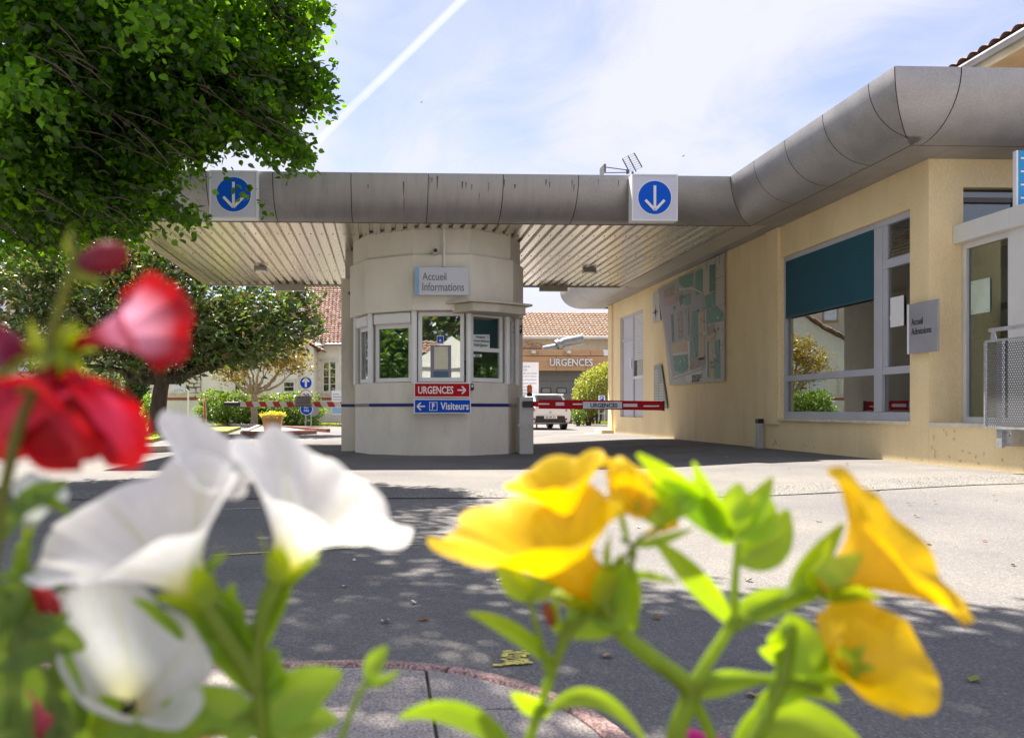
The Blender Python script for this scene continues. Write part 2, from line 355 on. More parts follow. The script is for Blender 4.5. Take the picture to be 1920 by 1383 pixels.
L_LIME = leafmat('lime_leaf', (0.009, 0.030, 0.005), (0.034, 0.078, 0.010), 0.62, 0.03, (8.5, 7.4, 0.8))
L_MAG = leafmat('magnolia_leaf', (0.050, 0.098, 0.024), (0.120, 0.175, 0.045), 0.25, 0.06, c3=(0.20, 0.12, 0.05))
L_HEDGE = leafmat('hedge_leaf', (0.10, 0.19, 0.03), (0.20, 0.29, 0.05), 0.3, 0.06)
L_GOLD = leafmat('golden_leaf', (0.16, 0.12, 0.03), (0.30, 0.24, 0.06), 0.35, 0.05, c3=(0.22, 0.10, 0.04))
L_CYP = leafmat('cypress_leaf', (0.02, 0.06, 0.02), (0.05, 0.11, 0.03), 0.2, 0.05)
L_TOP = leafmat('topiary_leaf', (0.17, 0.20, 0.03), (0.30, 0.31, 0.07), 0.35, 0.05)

# ================================================================== ground
def ground():
    def coords(lo, hi, fine0, fine1, step, far):
        a = list(np.arange(fine0, fine1+1e-6, step)); return [-far, -80, lo] + a + [hi, 80, far]
    xs = coords(-40, 40, -20, 20, 0.5, 600); ys = [-600, -60, -15] + list(np.arange(-5, 32, 0.5)) + [36, 45, 60, 100, 250, 900]
    vs = [(x, y, gz(x, y)) for y in ys for x in xs]; n = len(xs)
    fs = [(j*n+i, j*n+i+1, (j+1)*n+i+1, (j+1)*n+i) for j in range(len(ys)-1) for i in range(n-1)]
    o = MB().add(vs, fs).build('ground', ASPH, smooth=True); tag(o, kind='structure')
ground()
def strip(name, mat, poly_y0, poly_y1, x0, x1, dz, kind='structure', n=30):
    mb = MB(); xs = [x0+(x1-x0)*i/n for i in range(n+1)]
    vs = [(x, poly_y0, gz(x, poly_y0)+dz) for x in xs]+[(x, poly_y1, gz(x, poly_y1)+dz) for x in xs]
    mb.add(vs, [(i, i+1, n+2+i, n+1+i) for i in range(n)]); o = mb.build(name, mat); tag(o, kind=kind); return o
strip('road_trench_patch', M('trench_asphalt', (0.165, 0.157, 0.148), 0.9, var=0.12, scale=2, speck=0.9, sscale=70, bump=0.6, bscale=70), 6.85, 7.65, -12, 6.75, 0.004)
strip('road_joint', DARK, 6.83, 6.85, -12, 6.75, 0.006)
CLIP = M('apron_concrete', (0.26, 0.24, 0.22), 0.9, var=0.08, scale=0.8, speck=0.35, sscale=120, bump=0.3, bscale=150)

# painted marks: flakes of worn paint, thin sheets following the road
def paint(name, label, cells, mat, z=0.006):
    mb = MB()
    for ci, (x, y, w, h, a) in enumerate(cells):
        c, s = math.cos(a), math.sin(a); pts = []
        for k in range(7):
            t = 2*PI*k/7+random.uniform(-.3, .3); r = random.uniform(.7, 1.1); u, v = w/2*r*math.cos(t), h/2*r*math.sin(t)
            X, Y = x+u*c-v*s, y+u*s+v*c; pts.append((X, Y, gz(X, Y)+z+ci*2e-5))
        mb.add(pts, [tuple(range(7))])
    o = mb.build(name, mat); tag(o, label, 'road marking'); return o
YEL = M('worn_yellow_paint', (0.72, 0.62, 0.14), 0.8, var=0.3, scale=30); WHP = M('worn_white_paint', (0.5, 0.5, 0.48), 0.8, var=0.3, scale=30)
def line_cells(p0, p1, n, w, h):
    a = math.atan2(p1.y-p0.y, p1.x-p0.x); out = []
    for i in range(n):
        t = (i+random.random())/n; q = p0.lerp(p1, t); out.append((q.x, q.y+random.uniform(-h, h)*.3, w*random.uniform(.5, 1.3), h*random.uniform(.3, .9), a+random.uniform(-.06, .06)))
    return out
o = paint('road_line', 'thin worn yellow line across the shaded asphalt', line_cells(PZ(400, 1042), PZ(780, 1022), 110, 0.06, 0.022), YEL); o['kind'] = 'stuff'
o = paint('road_line', 'faint white line on the asphalt behind the white petunias', line_cells(PZ(425, 955), PZ(487, 953), 16, 0.07, 0.03), WHP); o['kind'] = 'stuff'
cells = []
for i in range(90):
    u, v = random.random(), random.random()
    q = PZ(925+65*u, 1250-5*u) if v < .35 else PZ(945+45*u, 1222+26*random.random()); cells.append((q.x, q.y, random.uniform(.012, .04), random.uniform(.008, .02), random.uniform(-.5, .2)))
o = paint('road_line', 'broken yellow paint mark beside the round kerb', cells, YEL); o['kind'] = 'stuff'

# ------------------------------------------------------------------ kerbed island under the flowers
ZI = 0.11
def island():
    xr, yf, rr = 0.545, 2.13, 0.62
    outl = [(xr, -2.5)] + [(xr-rr+rr*math.cos(t), yf-rr+rr*math.sin(t)) for t in [PI/2*i/14 for i in range(15)]] + [(-2.6, yf-0.02), (-3.2, yf-0.5), (-3.2, -2.5)]
    cxm = Vector((-1, 0)); kw = 0.07
    def inset(d):
        out = []; n = len(outl)
        for i in range(n):
            p = Vector(outl[i]); a = (p-Vector(outl[i-1])).normalized(); b = (Vector(outl[(i+1) % n])-p).normalized()
            nn = (Vector((-a.y, a.x))+Vector((-b.y, b.x))).normalized(); out.append(p+nn*d)
        return out
    inn = inset(kw); core = inset(kw+0.006)
    o = MB().prism([tuple(p) for p in inn], -0.02, ZI-0.02).build('pavement', M('mortar', (0.10, 0.095, 0.09), 0.95)); tag(o, kind='structure')
    # kerb stones
    n = len(outl); ks = list(range(0, 16))
    path = [Vector(p) for p in outl]; segs = []
    def pushrun(idx, cnt):
        pass
    # walk the kerb and cut it into stones
    pts = []; ip = []
    for i in range(17):
        a, b = path[i], path[i+1]; c, d = inn[i], inn[i+1]; m = max(1, int((b-a).length/0.045))
        for k in range(m): pts.append(a.lerp(b, k/m)); ip.append(c.lerp(d, k/m))
    per = 11; i = 0
    while i < len(pts)-1:
        j = min(i+per, len(pts)-1); A = pts[i:j+1]; B = ip[i:j+1]
        A = [A[0].lerp(A[1], .08)]+A[1:-1]+[A[-1].lerp(A[-2], .08)]; B = [B[0].lerp(B[1], .08)]+B[1:-1]+[B[-1].lerp(B[-2], .08)]
        mb = MB(); k = len(A)
        prof = [(0.0, -0.05), (0.0, ZI-0.03), (0.25, ZI-0.004), (0.9, ZI+0.002), (1.0, ZI-0.006), (1.0, -0.05)]; m = len(prof)
        vs = [(*A[q].lerp(B[q], u), z) for q in range(k) for (u, z) in prof]
        fs = [(q*m+r, q*m+r+1, (q+1)*m+r+1, (q+1)*m+r) for q in range(k-1) for r in range(m-1)]+[tuple(range(m)), tuple((k-1)*m+r for r in range(m-1, -1, -1))]
        mb.add(vs, fs).build('kerb_stone', KERBR, o, smooth=True, ang=40); i = j
    # paving slabs clipped by the kerb
    cp = [Vector(p) for p in core]
    def clip(poly):
        out = [Vector(p) for p in poly]; m = len(cp)
        for i in range(m):
            a, b = cp[i], cp[(i+1) % m]; d = b-a; side = lambda p: d.x*(p.y-a.y)-d.y*(p.x-a.x); res = []
            for k in range(len(out)):
                p, q = out[k], out[(k+1) % len(out)]; sp, sq = side(p), side(q)
                if sp >= 0: res.append(p)
                if sp*sq < 0: res.append(p+(q-p)*(sp/(sp-sq)))
            out = res
            if len(out) < 3: return None
        return out
    S = 0.415; ang = math.radians(-1.5)
    for ix in range(-8, 4):
        for iy in range(-3, 8):
            x0 = 0.112-S+ix*S+S; y0 = 1.77-0.02+(iy-1)*S-3*S+S*0
            y0 = 1.755+(iy-4)*S
            g = 0.004; q = clip([(x0+g, y0+g), (x0+S-g, y0+g), (x0+S-g, y0+S-g), (x0+g, y0+S-g)])
            if q is None or len(q) < 3: continue
            if abs(sum(q[i].x*q[(i+1) % len(q)].y-q[(i+1) % len(q)].x*q[i].y for i in range(len(q))))/2 < 0.002: continue
            MB().prism([tuple(p) for p in q], ZI-0.03, ZI-0.004+random.uniform(-.0015, .0015)).build('paving_slab', SLABM, o, bevel=0.002)
island()

# ================================================================== fascia geometry shared by canopy and building
ZS, YB, RF = 3.93, 12.72, 0.64
XT = 6.24; YC = 8.78; XL = -4.30; YR = 19.15; YE = 23.35
XW = 6.80
def fascia(parent, axis, base, sign, e0, e1, mat=ALU, name='fascia_panel', gap=0.006, dr=0.0, n=12):
    """quarter-round cladding: axis 'x' or 'y' it runs along, base = inner bottom line, sign = outward direction, ends may depend on the offset"""
    f0 = e0 if callable(e0) else (lambda o: e0); f1 = e1 if callable(e1) else (lambda o: e1)
    prof = []
    for i in range(n+1):
        t = PI/2*i/n; prof.append(((RF-dr)*math.cos(t), ZS+RF-(RF-dr)*math.sin(t)))
    prof = [(RF-dr-0.18, ZS+RF+0.002-dr), (RF-dr, ZS+RF+0.002-dr)] + prof
    vs = []
    for (o, z) in prof:
        for e, g in ((f0(o), gap), (f1(o), -gap)):
            a = e+g*(1 if f1(0.3) > f0(0.3) else -1); b = base+sign*o
            vs.append((a, b, z) if axis == 'x' else (b, a, z))
    k = len(prof); fs = [(2*i, 2*i+1, 2*i+3, 2*i+2) for i in range(k-1)]
    return MB().add(vs, fs).build(name, mat, parent, smooth=True, ang=50)

# ------------------------------------------------------------------ entrance canopy
can = thing('entrance_canopy', 'wide flat canopy with rounded aluminium edge and ribbed metal underside over the gate', 'canopy', (1, 15, ZS))
seams = [P(px, 325, YB-RF).x for px in (250, 386, 511, 658, 803, 944, 1085, 1216)]
ends = [lambda o: XL-o] + [s for s in seams if s > XL-0.4] + [lambda o: XT-o]
for i in range(len(ends)-1): fascia(can, 'x', YB, -1, ends[i], ends[i+1], ALUS if 3 <= i <= 6 else ALU)
fascia(can, 'x', YB, -1, lambda o: XL-o, lambda o: XT-o, DARK, 'backing_sheet', 0, 0.012)
ys = [lambda o: YB-o, 14.0, 15.3, 16.6, 17.9, YR]
for i in range(len(ys)-1): fascia(can, 'y', XL, -1, ys[i], ys[i+1], M('fascia_side_warm_lit', (0.40, 0.34, 0.22), 0.5, metal=0.4, var=0.15, scale=2, stain=0.3))  # same cladding, with the yellowish light on its underside painted into the colour
XD1 = 6.02
def deck():
    per = 0.196; nper = 5; x = XL; d = 0.055; made = 0
    while x < XD1-0.05:
        mb = MB(); prof = []
        for k in range(nper):
            b = x+k*per
            if b >= XD1: break
            prof += [(b, 0), (b+0.118, 0), (b+0.134, d), (b+0.180, d)]
        prof.append((min(prof[-1][0]+0.02, XD1), 0)); pr = [(min(a, XD1), z) for a, z in prof]
        vs = [(a, YB-0.01, ZS+z+0.012) for a, z in pr]+[(a, YR, ZS+z+0.012) for a, z in pr]; n = len(pr)
        mb.add(vs, [(i, i+1, n+i+1, n+i) for i in range(n-1)]); mb.build('deck_sheet', DECK, can); x += nper*per-0.0005
deck()
box('roof_slab', M('roof_gravel', (0.3, 0.29, 0.27), 0.9), can, XL-0.45, XT, YB-0.45, YR, ZS+0.30, ZS+0.56)
box('edge_beam', SOFF, can, XL, XD1, YR, YR+0.06, ZS-0.02, ZS+0.56)
box('edge_trim', M('seam_dark', (.12, .11, .105), .7), can, XL, XT, YB-0.012, YB+0.025, ZS-0.004, ZS+0.01)
MB().box(XD1+0.004, XT+0.3, YB-0.005, YR, ZS+0.002, ZS+0.03).build('soffit_strip', SOFF, can)
for (a, b, y) in ((514, 571, 545), (1012, 1064, 546)):
    p = P(a, 536, YR-0.1); q = P(b, y, YR-0.1); box('hanger_box', SOFF, can, p.x, q.x, YR-0.12, YR-0.02, q.z, ZS+0.01)
# deck screws
mb = MB()
for k in range(52):
    for yy in (13.6, 15.4, 17.2, 18.7): mb.box(XL+0.045+k*0.196, XL+0.062+k*0.196, yy, yy+0.02, ZS+0.004, ZS+0.0125)
sc_ = mb.build('screw_heads', DARK, can); sc_['kind'] = 'stuff'
# dark run-off streaks on the cladding have their own shapes
def streaks():
    mb = MB(); Rr = random.Random(4)
    for (px, top, ln) in [(806, 331, 22), (810, 333, 10), (820, 330, 24), (757, 340, 26), (867, 340, 14), (874, 341, 12), (917, 342, 16), (946, 336, 14), (1024, 336, 12), (1031, 340, 12), (1073, 337, 14), (1077, 345, 14), (1122, 336, 10), (1160, 338, 14), (885, 345, 10), (758, 368, 20), (900, 360, 16), (966, 345, 8), (690, 345, 8)]:
        p = P(px, top, YB-RF); z0 = p.z; ln_m = ln*12.1/F; wd = Rr.uniform(0.004, 0.012); prev = None
        for k in range(7):
            z = z0-ln_m*k/6; s = min(1, max(0, (ZS+RF-z)/RF)); o = RF*math.sqrt(max(0, 1-s*s))+0.0025
            w = wd*(1-(k/6)**2)*Rr.uniform(.7, 1.2)+0.001; cur = [(p.x-w, YB-o, z), (p.x+w, YB-o, z)]
            if prev: mb.add(prev+cur, [(0, 1, 3, 2)])
            prev = cur
    o = mb.build('runoff_streaks', M('soot_streak', (0.10, 0.095, 0.09), 0.9), can); o['kind'] = 'stuff'
streaks()
def ceil_light(px, py, label):
    p = PZ(px, py, ZS-0.03); t = thing('ceiling_light', label, 'ceiling light', (p.x, p.y, ZS))
    box('housing', M('lamp_housing', (0.35, 0.33, 0.3), 0.5), t, p.x-.13, p.x+.13, p.y-.1, p.y+.1, ZS-.07, ZS+.01, bevel=.01)
    box('diffuser', M('lamp_diffuser', (0.7, 0.68, 0.6), 0.3), t, p.x-.11, p.x+.11, p.y-.08, p.y+.08, ZS-.1, ZS-.07, bevel=.01)
    MB().box(p.x-.14, p.x-.125, p.y-.09, p.y+.09, ZS-.105, ZS-.05).build('bracket', STEEL, t); MB().box(p.x+.125, p.x+.14, p.y-.09, p.y+.09, ZS-.105, ZS-.05).build('bracket', STEEL, t)
ceil_light(489, 503, 'small box lamp under the canopy left of the booth'); ceil_light(1105, 506, 'small box lamp under the canopy right of the booth')

# ================================================================== admissions building on the right
adm = thing('admissions_building', 'long low cream rendered building with tall windows and rounded metal roof edge', 'building', (XW, 15, 0))
wy = lambda px: PX(px, 768, XW).y
wz = lambda px, py: PX(px, py, XW).z
y_end = wy(1143); yc = 9.25
W_Y0, W_Y1 = wy(1706), wy(1464); W_Z0, W_Z1 = wz(1560, 786), wz(1630, 420)
D_Y0, D_Y1 = wy(1206), wy(1163); D_Z0, D_Z1 = wz(1190, 782), wz(1206, 579)
grid_wall('wall', CREAM, adm, 'x', XW, XW+0.25, yc, y_end, -0.1, ZS+0.3, [(W_Y0, W_Y1, W_Z0, W_Z1), (D_Y0, D_Y1, D_Z0, D_Z1)])
# corner wall facing the street with its strip window
TR = (P(1806, 351, yc), P(2000, 420, yc))
grid_wall('wall', CREAM, adm, 'y', yc, yc+0.25, XW+.25, 14.0, -0.1, ZS+0.3, [(TR[0].x, 13.0, 2.6, TR[0].z), (7.6, 13.0, 0.3, 2.6)])
MB().box(TR[0].x, 13.0, yc+0.1, yc+0.11, 2.6, TR[0].z).build('window_pane', glassmat('dark_glass', (.5, .55, .55), .02, .3), adm)
MB().box(TR[0].x, 13.0, yc+0.06, yc+0.13, P(1806, 372, yc).z-.03, P(1806, 372, yc).z+.03).build('window_rail', M('bronze_frame', (0.12, 0.11, 0.10), 0.5), adm)
grid_wall('wall', CREAM, adm, 'y', y_end, y_end-0.25, XW+0.25, 14.0, -0.1, ZS+0.3, [])
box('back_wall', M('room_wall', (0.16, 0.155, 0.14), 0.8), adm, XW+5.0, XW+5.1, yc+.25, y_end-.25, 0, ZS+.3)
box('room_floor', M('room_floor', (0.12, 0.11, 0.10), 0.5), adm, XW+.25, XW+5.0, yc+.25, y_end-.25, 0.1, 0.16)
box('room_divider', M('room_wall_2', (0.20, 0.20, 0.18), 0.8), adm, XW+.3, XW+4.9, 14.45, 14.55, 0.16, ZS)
# pilasters and plinth steps
box('pilaster', CREAM, adm, XW-0.05, XW, W_Y1+0.02, wy(1440), 0.55, ZS)
box('wall_base', CREAM, adm, XW-0.05, XW, y_end-0.35, y_end+0.0, 0.0, ZS)
def wall_base_dirt():
    # flaked render near the pavement: small raised scabs of bare mortar
    mb = MB(); R2 = random.Random(9)
    for (px, py, w, h) in [(1455, 828, .10, .14), (1506, 834, .05, .05), (1512, 836, .03, .05), (1527, 838, .03, .05), (1753, 850, .03, .15), (1751, 820, .03, .1), (1748, 838, .02, .08), (1775, 812, .05, .07), (1790, 822, .06, .05), (1805, 845, .05, .03), (1818, 849, .07, .03), (1830, 856, .03, .05), (1845, 850, .02, .06), (1780, 856, .05, .03), (1800, 864, .08, .03), (1835, 868, .05, .03), (1880, 862, .03, .05), (1770, 806, .03, .06), (1790, 808, .03, .04), (1450, 833, .05, .06), (1462, 834, .04, .05), (1650, 852, .05, .02), (1700, 858, .07, .02), (1728, 861, .05, .025)]:
        c = PX(px, py, XW); pts = []
        for k in range(9):
            t = 2*PI*k/9; r = R2.uniform(.5, 1.1); pts.append((XW-0.003, c.y+w/2*r*math.cos(t), c.z+h/2*r*math.sin(t)))
        mb.add(pts, [tuple(range(9))])
    o = mb.build('flaked_render', M('bare_mortar', (0.62, 0.49, 0.31), 0.9, var=.25, scale=20), adm); o['kind'] = 'stuff'
wall_base_dirt()
# roof edge along the building
ys_t = [YC] + [PX(px, py, XT-RF).y for px, py in ((1628, 151), (1542, 210), (1471, 260), (1413, 296))]
bounds = [lambda o: YC-o] + ys_t[1:] + [lambda o: YB-o]
for i in range(len(bounds)-1): fascia(adm, 'y', XT, -1, bounds[i], bounds[i+1])
fascia(adm, 'y', XT, -1, lambda o: YC-o, lambda o: YB-o, DARK, 'backing_sheet', 0, 0.012)
bx_ = [lambda o: XT-o, P(1803, 110, YC-RF).x, 7.6, 9.0, 10.4, 11.8, 13.2]
for i in range(len(bx_)-1): fascia(adm, 'x', YC, -1, bx_[i], bx_[i+1])
fascia(adm, 'x', YC, -1, lambda o: XT-o, 13.2, DARK, 'backing_sheet', 0, 0.012)
be = [YR+0.06, 20.6, 22.0, lambda o: YE+o]
for i in range(len(be)-1): fascia(adm, 'y', XT, -1, be[i], be[i+1])
be = [lambda o: XT-o, 7.6, 9.0, 10.4, 13.0]
for i in range(len(be)-1): fascia(adm, 'x', YE, 1, be[i], be[i+1])
for (x0, x1, y0, y1) in [(XT, XW, YC+0.005, 10.4), (XT, XW, 10.4, YB-0.006), (XT+.31, XW, YB-0.004, 15.0), (XT+.31, XW, 15.0, 17.2), (XT+.31, XW, 17.2, YR), (XT, XW, YR, 21.3), (XT, XW, 21.3, YE-.005), (XW, 8.4, YC+.005, yc), (8.4, 10.4, YC+.005, yc), (10.4, 13.2, YC+.005, yc)]:
    MB().box(x0+.003, x1-.003, y0+.003, y1-.003, ZS+.004, ZS+.03).build('soffit_panel', M('soffit_grey', (.34, .325, .32), .5, metal=.4), adm)
box('seam_strip', MATS['seam_dark'], adm, XT-.006, XT+.008, YC, YB, ZS-.003, ZS+.003); box('seam_strip', MATS['seam_dark'], adm, XT+.008, 13.2, YC-.006, YC+.004, ZS-.003, ZS+.003)
box('roof_slab', MATS['roof_gravel'], adm, XT-0.4, 13.5, YC-0.4, YE+.3, ZS+.31, ZS+.57)
# --- the tall window
def tall_window():
    w = thing_part = MB(); xg = XW+0.09
    fr = bpy.data.objects.new('window', None); COL.objects.link(fr); fr.parent = adm; fr.location = (0, 0, 0)
    def bar(a, b, c, d, dx=0.0, nm='frame', mat=FRAMEG): return MB().box(XW+0.05+dx, XW+0.13+dx, a, b, c, d).build(nm, mat, fr, bevel=.005)
    ym = wy(1641); t = 0.085
    bar(W_Y0, W_Y1, W_Z0, W_Z0+t+.03); bar(W_Y0, W_Y1, W_Z1-t, W_Z1); bar(W_Y1-t, W_Y1, W_Z0+t+.03, W_Z1-t)
    bar(ym-.07, ym+.09, W_Z0+t+.03, W_Z1-t, -.012, 'mullion'); bar(W_Y0, W_Y0+.03, W_Z0+t+.03, W_Z1-t)
    zr = wz(1630, 697)
    bar(ym+.09, W_Y1-t, zr-.05, zr+.05, 0, 'rail'); bar(W_Y0+.03, ym-.07, zr-.05, zr+.05, 0, 'rail')
    zt = wz(1680, 488); bar(W_Y0+.03, ym-.07, zt-.06, zt+.06, 0, 'rail')
    bar(ym-.16, ym-.07, zt+.06, W_Z1-t, .01, 'sash'); bar(ym-.16, ym-.07, zr+.05, zt-.06, .01, 'sash')
    for (a, b, c, d) in ((ym+.09, W_Y1-t, W_Z0+t+.03, zr-.05), (ym+.09, W_Y1-t, zr+.05, W_Z1-t), (W_Y0+.03, ym-.07, W_Z0+t+.03, zr-.05), (W_Y0+.03, ym-.16, zr+.05, zt-.06), (W_Y0+.03, ym-.16, zt+.06, W_Z1-t)):
        MB().box(xg, xg+.006, a, b, c, d).build('pane', GLASS, fr)
    zb = wz(1630, 557)
    bl = MB().box(XW+.035, XW+.04, ym+.10, W_Y1-t-.01, zb, W_Z1-t).build('blind', M('teal_screen', (0.008, 0.072, 0.105), 0.75, var=.12, scale=4, bump=.1, bscale=300), fr)
    MB().box(XW+.028, XW+.046, ym+.10, W_Y1-t-.01, zb-.03, zb).build('blind_bar', M('teal_bar', (0.02, 0.08, 0.10), .5), fr)
    MB().box(XW-0.05, XW+.05, W_Y0-.02, W_Y1+.02, W_Z0-.045, W_Z0-.002).build('sill', STONE, fr, bevel=.006)
tall_window()
# --- roller shutter door at the far end
def far_door():
    d = bpy.data.objects.new('door', None); COL.objects.link(d); d.parent = adm
    ym = wy(1184); x0, x1 = XW+.04, XW+.12
    mk = lambda a, b, c, e, nm='frame', mat=FRAMEG, dx=0: MB().box(x0+dx, x1+dx, a, b, c, e).build(nm, mat, d, bevel=.004)
    mk(ym-.05, ym+.05, D_Z0, D_Z1); mk(D_Y1-.07, D_Y1, D_Z0, D_Z1); mk(D_Y0, D_Y0+.05, D_Z0, D_Z1); mk(D_Y0+.05, ym-.05, D_Z1-.06, D_Z1); mk(ym+.05, D_Y1-.07, D_Z1-.06, D_Z1)
    pan = M('door_panel', (0.52, 0.53, 0.58), .45, var=.04)
    zt = wz(1170, 638); mk(ym+.05, D_Y1-.07, D_Z0, zt-.04, 'door_leaf', pan, .03); mk(ym+.05, D_Y1-.07, zt-.04, zt+.04, 'rail'); mk(ym+.05, D_Y1-.07, zt+.04, D_Z1-.06, 'transom_panel', pan, .03)
    zs = wz(1195, 674); zq = wz(1195, 706)
    n = 26
    for k in range(n):
        a = zs+(D_Z1-.06-zs)*k/n; b = zs+(D_Z1-.06-zs)*(k+1)/n; mk(D_Y0+.05, ym-.05, a+.004, b-.006, 'shutter_slat', FRAMEW, .02)
    mk(D_Y0+.05, ym-.05, zq-.05, zq+.03, 'rail', FRAMEW); mk(D_Y0+.05, ym-.05, D_Z0, zq-.05, 'lower_panel', pan, .03)
    MB().box(XW+.09, XW+.095, D_Y0+.05, ym-.05, zq+.03, zs).build('pane', GLASS, d)
    MB().box(x0-.02, x0, ym+.12, ym+.2, wz(1178, 690), wz(1178, 672)).build('notice', SIGNW, d)
far_door()
st = thing('entrance_step', 'small worn concrete step block at the far corner of the cream building', 'step', (6.3, y_end, 0))
MB().box(XW-.42, XW-.06, y_end-.6, y_end+.2, -.05, .22).build('upper_step', CREAM, st, bevel=.02); MB().box(XW-.75, XW-.42, y_end-.5, y_end+.1, -.05, .10).build('lower_step', STONE, st, bevel=.02)
# --- glazed entrance bay at the right edge
def bay():
    v = bpy.data.objects.new('entrance_bay', None); COL.objects.link(v); v.parent = adm
    zs = PX(1800, 793, XW).z; xg = P(1803, 600, yc).x; yb = PX(1907, 400, xg).y
    box('parapet', CREAM, v, XW, xg+.25, 4.5, yc-.004, -.1, zs-.05)
    box('sill', STONE, v, XW-.02, xg+.25, 4.5, yc-.004, zs-.05, zs, bevel=.006)
    zt = P(1790, 458, yc).z; zt2 = P(1790, 424, yc).z
    box('shutter_box', FRAMEW, v, xg-.12, xg+.25, yb-.02, yc-.004, zt, zt2, bevel=.006)
    box('shutter_box', FRAMEW, v, xg-.12, 12, yb-.25, yb-.024, zt, zt2, bevel=.006)
    mk = lambda a, b, c, d, nm='frame': MB().box(xg, xg+.09, a, b, c, d).build(nm, FRAMEW, v, bevel=.005)
    mk(yc-.07, yc-.006, zs, zt); mk(yb, yc-.07, zs, zs+.07); mk(yb+.1, yc-.07, zt-.07, zt)
    box('corner_post', FRAMEW, v, xg-.03, xg+.3, yb-.14, yb+.10, zs, zt, bevel=.008)
    MB().box(xg+.04, xg+.046, yb+.10, yc-.07, zs+.07, zt-.07).build('pane', GLASSG, v)
    box('bay_wall', CREAM, v, xg+.3, 12, yb-.1, yb, -.1, zs); box('bay_roof', FRAMEG, v, xg+.25, 12, yb, yc, zt2-.04, zt2)
    MB().box(xg+.3, 12, yb-.06, yb-.05, zs, zt).build('pane', GLASS, v)
    p = PX(1815, 590, xg-.01); q = PX(1850, 520, xg-.01)
    n = thing('notice', 'pale green notice sheet held on the bay window glass', 'notice', (xg, p.y, p.z))
    sh = MB().box(xg+.028, xg+.034, q.y, p.y, p.z, q.z).build('sheet', M('pale_green_sheet', (0.55, 0.66, 0.58), .5), n)
    for a in (q.y+.02, p.y-.02):
        for c in (p.z+.03, q.z-.03): MB().box(xg+.024, xg+.028, a-.008, a+.008, c-.008, c+.008).build('stud', STEEL, n)
bay()
# notice on the tall window
p = PX(1668, 614, XW+.06); q = PX(1693, 553, XW+.06)
n = thing('notice', 'white paper notice taped inside the tall window', 'notice', (p.x, p.y, p.z)); MB().box(XW+.07, XW+.074, q.y, p.y, p.z, q.z).build('sheet', SIGNW, n)
MB().box(XW+.075, XW+.08, p.y-.01, p.y+.02, p.z+.1, p.z+.16).build('tape', SIGNW, n)
# Accueil Admissions sign: projecting plate
def adm_sign():
    a = PX(1705, 661, XW-.03); b = PX(1759, 568, XW-.03); x = XW-.06
    t = thing('wall_sign', 'grey square plate reading Accueil Admissions on the cream corner wall', 'sign', (x, a.y, a.z))
    z0 = PX(1730, 661, x).z; z1 = PX(1730, 566, x).z
    y0 = PX(1760, 600, x).y; y1 = PX(1706, 600, x).y
    MB().box(x-.012, x+.012, y0, y1, z0, z1).build('plate', M('plate_mid_grey', (.30, .30, .33), .5), t, bevel=.004); MB().box(x+.012, XW, y0+.1, y1-.1, z0+.1, z1-.1).build('bracket', STEEL, t)
    MB().box(x-.016, x+.012, y1, y1+.03, z0, z1).build('edge_trim', SIGNW, t)
    ex = (0, -1, 0)
    for s, py, px0, px1 in (('Accueil', 604, 1709, 1730), ('Admissions', 622, 1709, 1746)):
        c0 = PX(px0, py, x-.014); c1 = PX(px1, py, x-.014); text(t, s, (x-.014, (c0.y+c1.y)/2, c0.z), abs(c0.y-c1.y), .085, TXTD, ex=ex, bold=.005)
adm_sign()
# far upper house behind the building
def tile_roof(name, mat, parent, o, ex, up, w, h, cw=0.22, rh=0.34, amp=0.05):
    """roof of round clay tiles: real relief, one mesh"""
    o = Vector(o); ex = Vector(ex).normalized(); up = Vector(up).normalized(); nn = ex.cross(up).normalized()
    if nn.z < 0: nn = -nn
    nc = int(w/cw); nrw = int(h/rh); sub = 6; us = []
    for i in range(nc*sub+1): us.append((i/sub*cw, abs(math.sin(PI*(i/sub)))*amp))
    mb = MB(); n = len(us); vs = []; fs = []
    for r in range(nrw):
        j = random.uniform(-.012, .012)
        for e in (0, 1):
            for (u, z) in us: vs.append(o+ex*u+up*((r+e)*rh+(j if e == 0 else 0))+nn*(z+(0.06 if e == 0 else 0.0)))
        b = 2*r*n; fs += [(b+i, b+i+1, b+n+i+1, b+n+i) for i in range(n-1)]
        if r: fs += [(b-n+i, b-n+i+1, b+i+1, b+i) for i in range(n-1)]
    ob = mb.add(vs, fs).build(name, mat, parent, smooth=True, ang=50); ob['kind'] = 'stuff'; return ob
uh = thing('tiled_house', 'upper floor of a house with dark tiled eave above the cream building', 'house', (10, 14, 0))
ex_ = 9.6; ez = 0.8+698/1422*12.0-.36
box('wall', M('ochre_wall', (0.42, 0.30, 0.17), .8), uh, 10.4, 16, 10.2, 26, 0, ez+.2)
box('eave_soffit', M('eave_wood', (0.36, 0.26, 0.15), .7), uh, ex_+.05, 10.4, 9.9, 26.3, ez+.02, ez+.07)
box('fascia_board', M('eave_board', (0.48, 0.44, 0.36), .6), uh, ex_-.02, ex_+.05, 9.9, 26.3, ez-.06, ez+.09)
MB().tube([(ex_-.09, 9.9, ez+.07), (ex_-.09, 26.3, ez+.07)], .075, 10).build('gutter', M('zinc', (0.2, 0.2, 0.21), .45, metal=.6), uh, smooth=True)
tile_roof('roof_tiles', M('roof_tile_dark', (0.22, 0.13, 0.10), .85, var=.3, scale=5), uh, (ex_-.05, 26.4, ez+.16), (0, -1, 0), (1, 0, .5), 16.6, 5)
for k in range(9): box('window_shutter', M('shutter_brown', (0.20, 0.15, 0.11), .6), uh, 10.37, 10.4, 10.6+k*1.7, 11.4+k*1.7, ez-1.7, ez-.25)
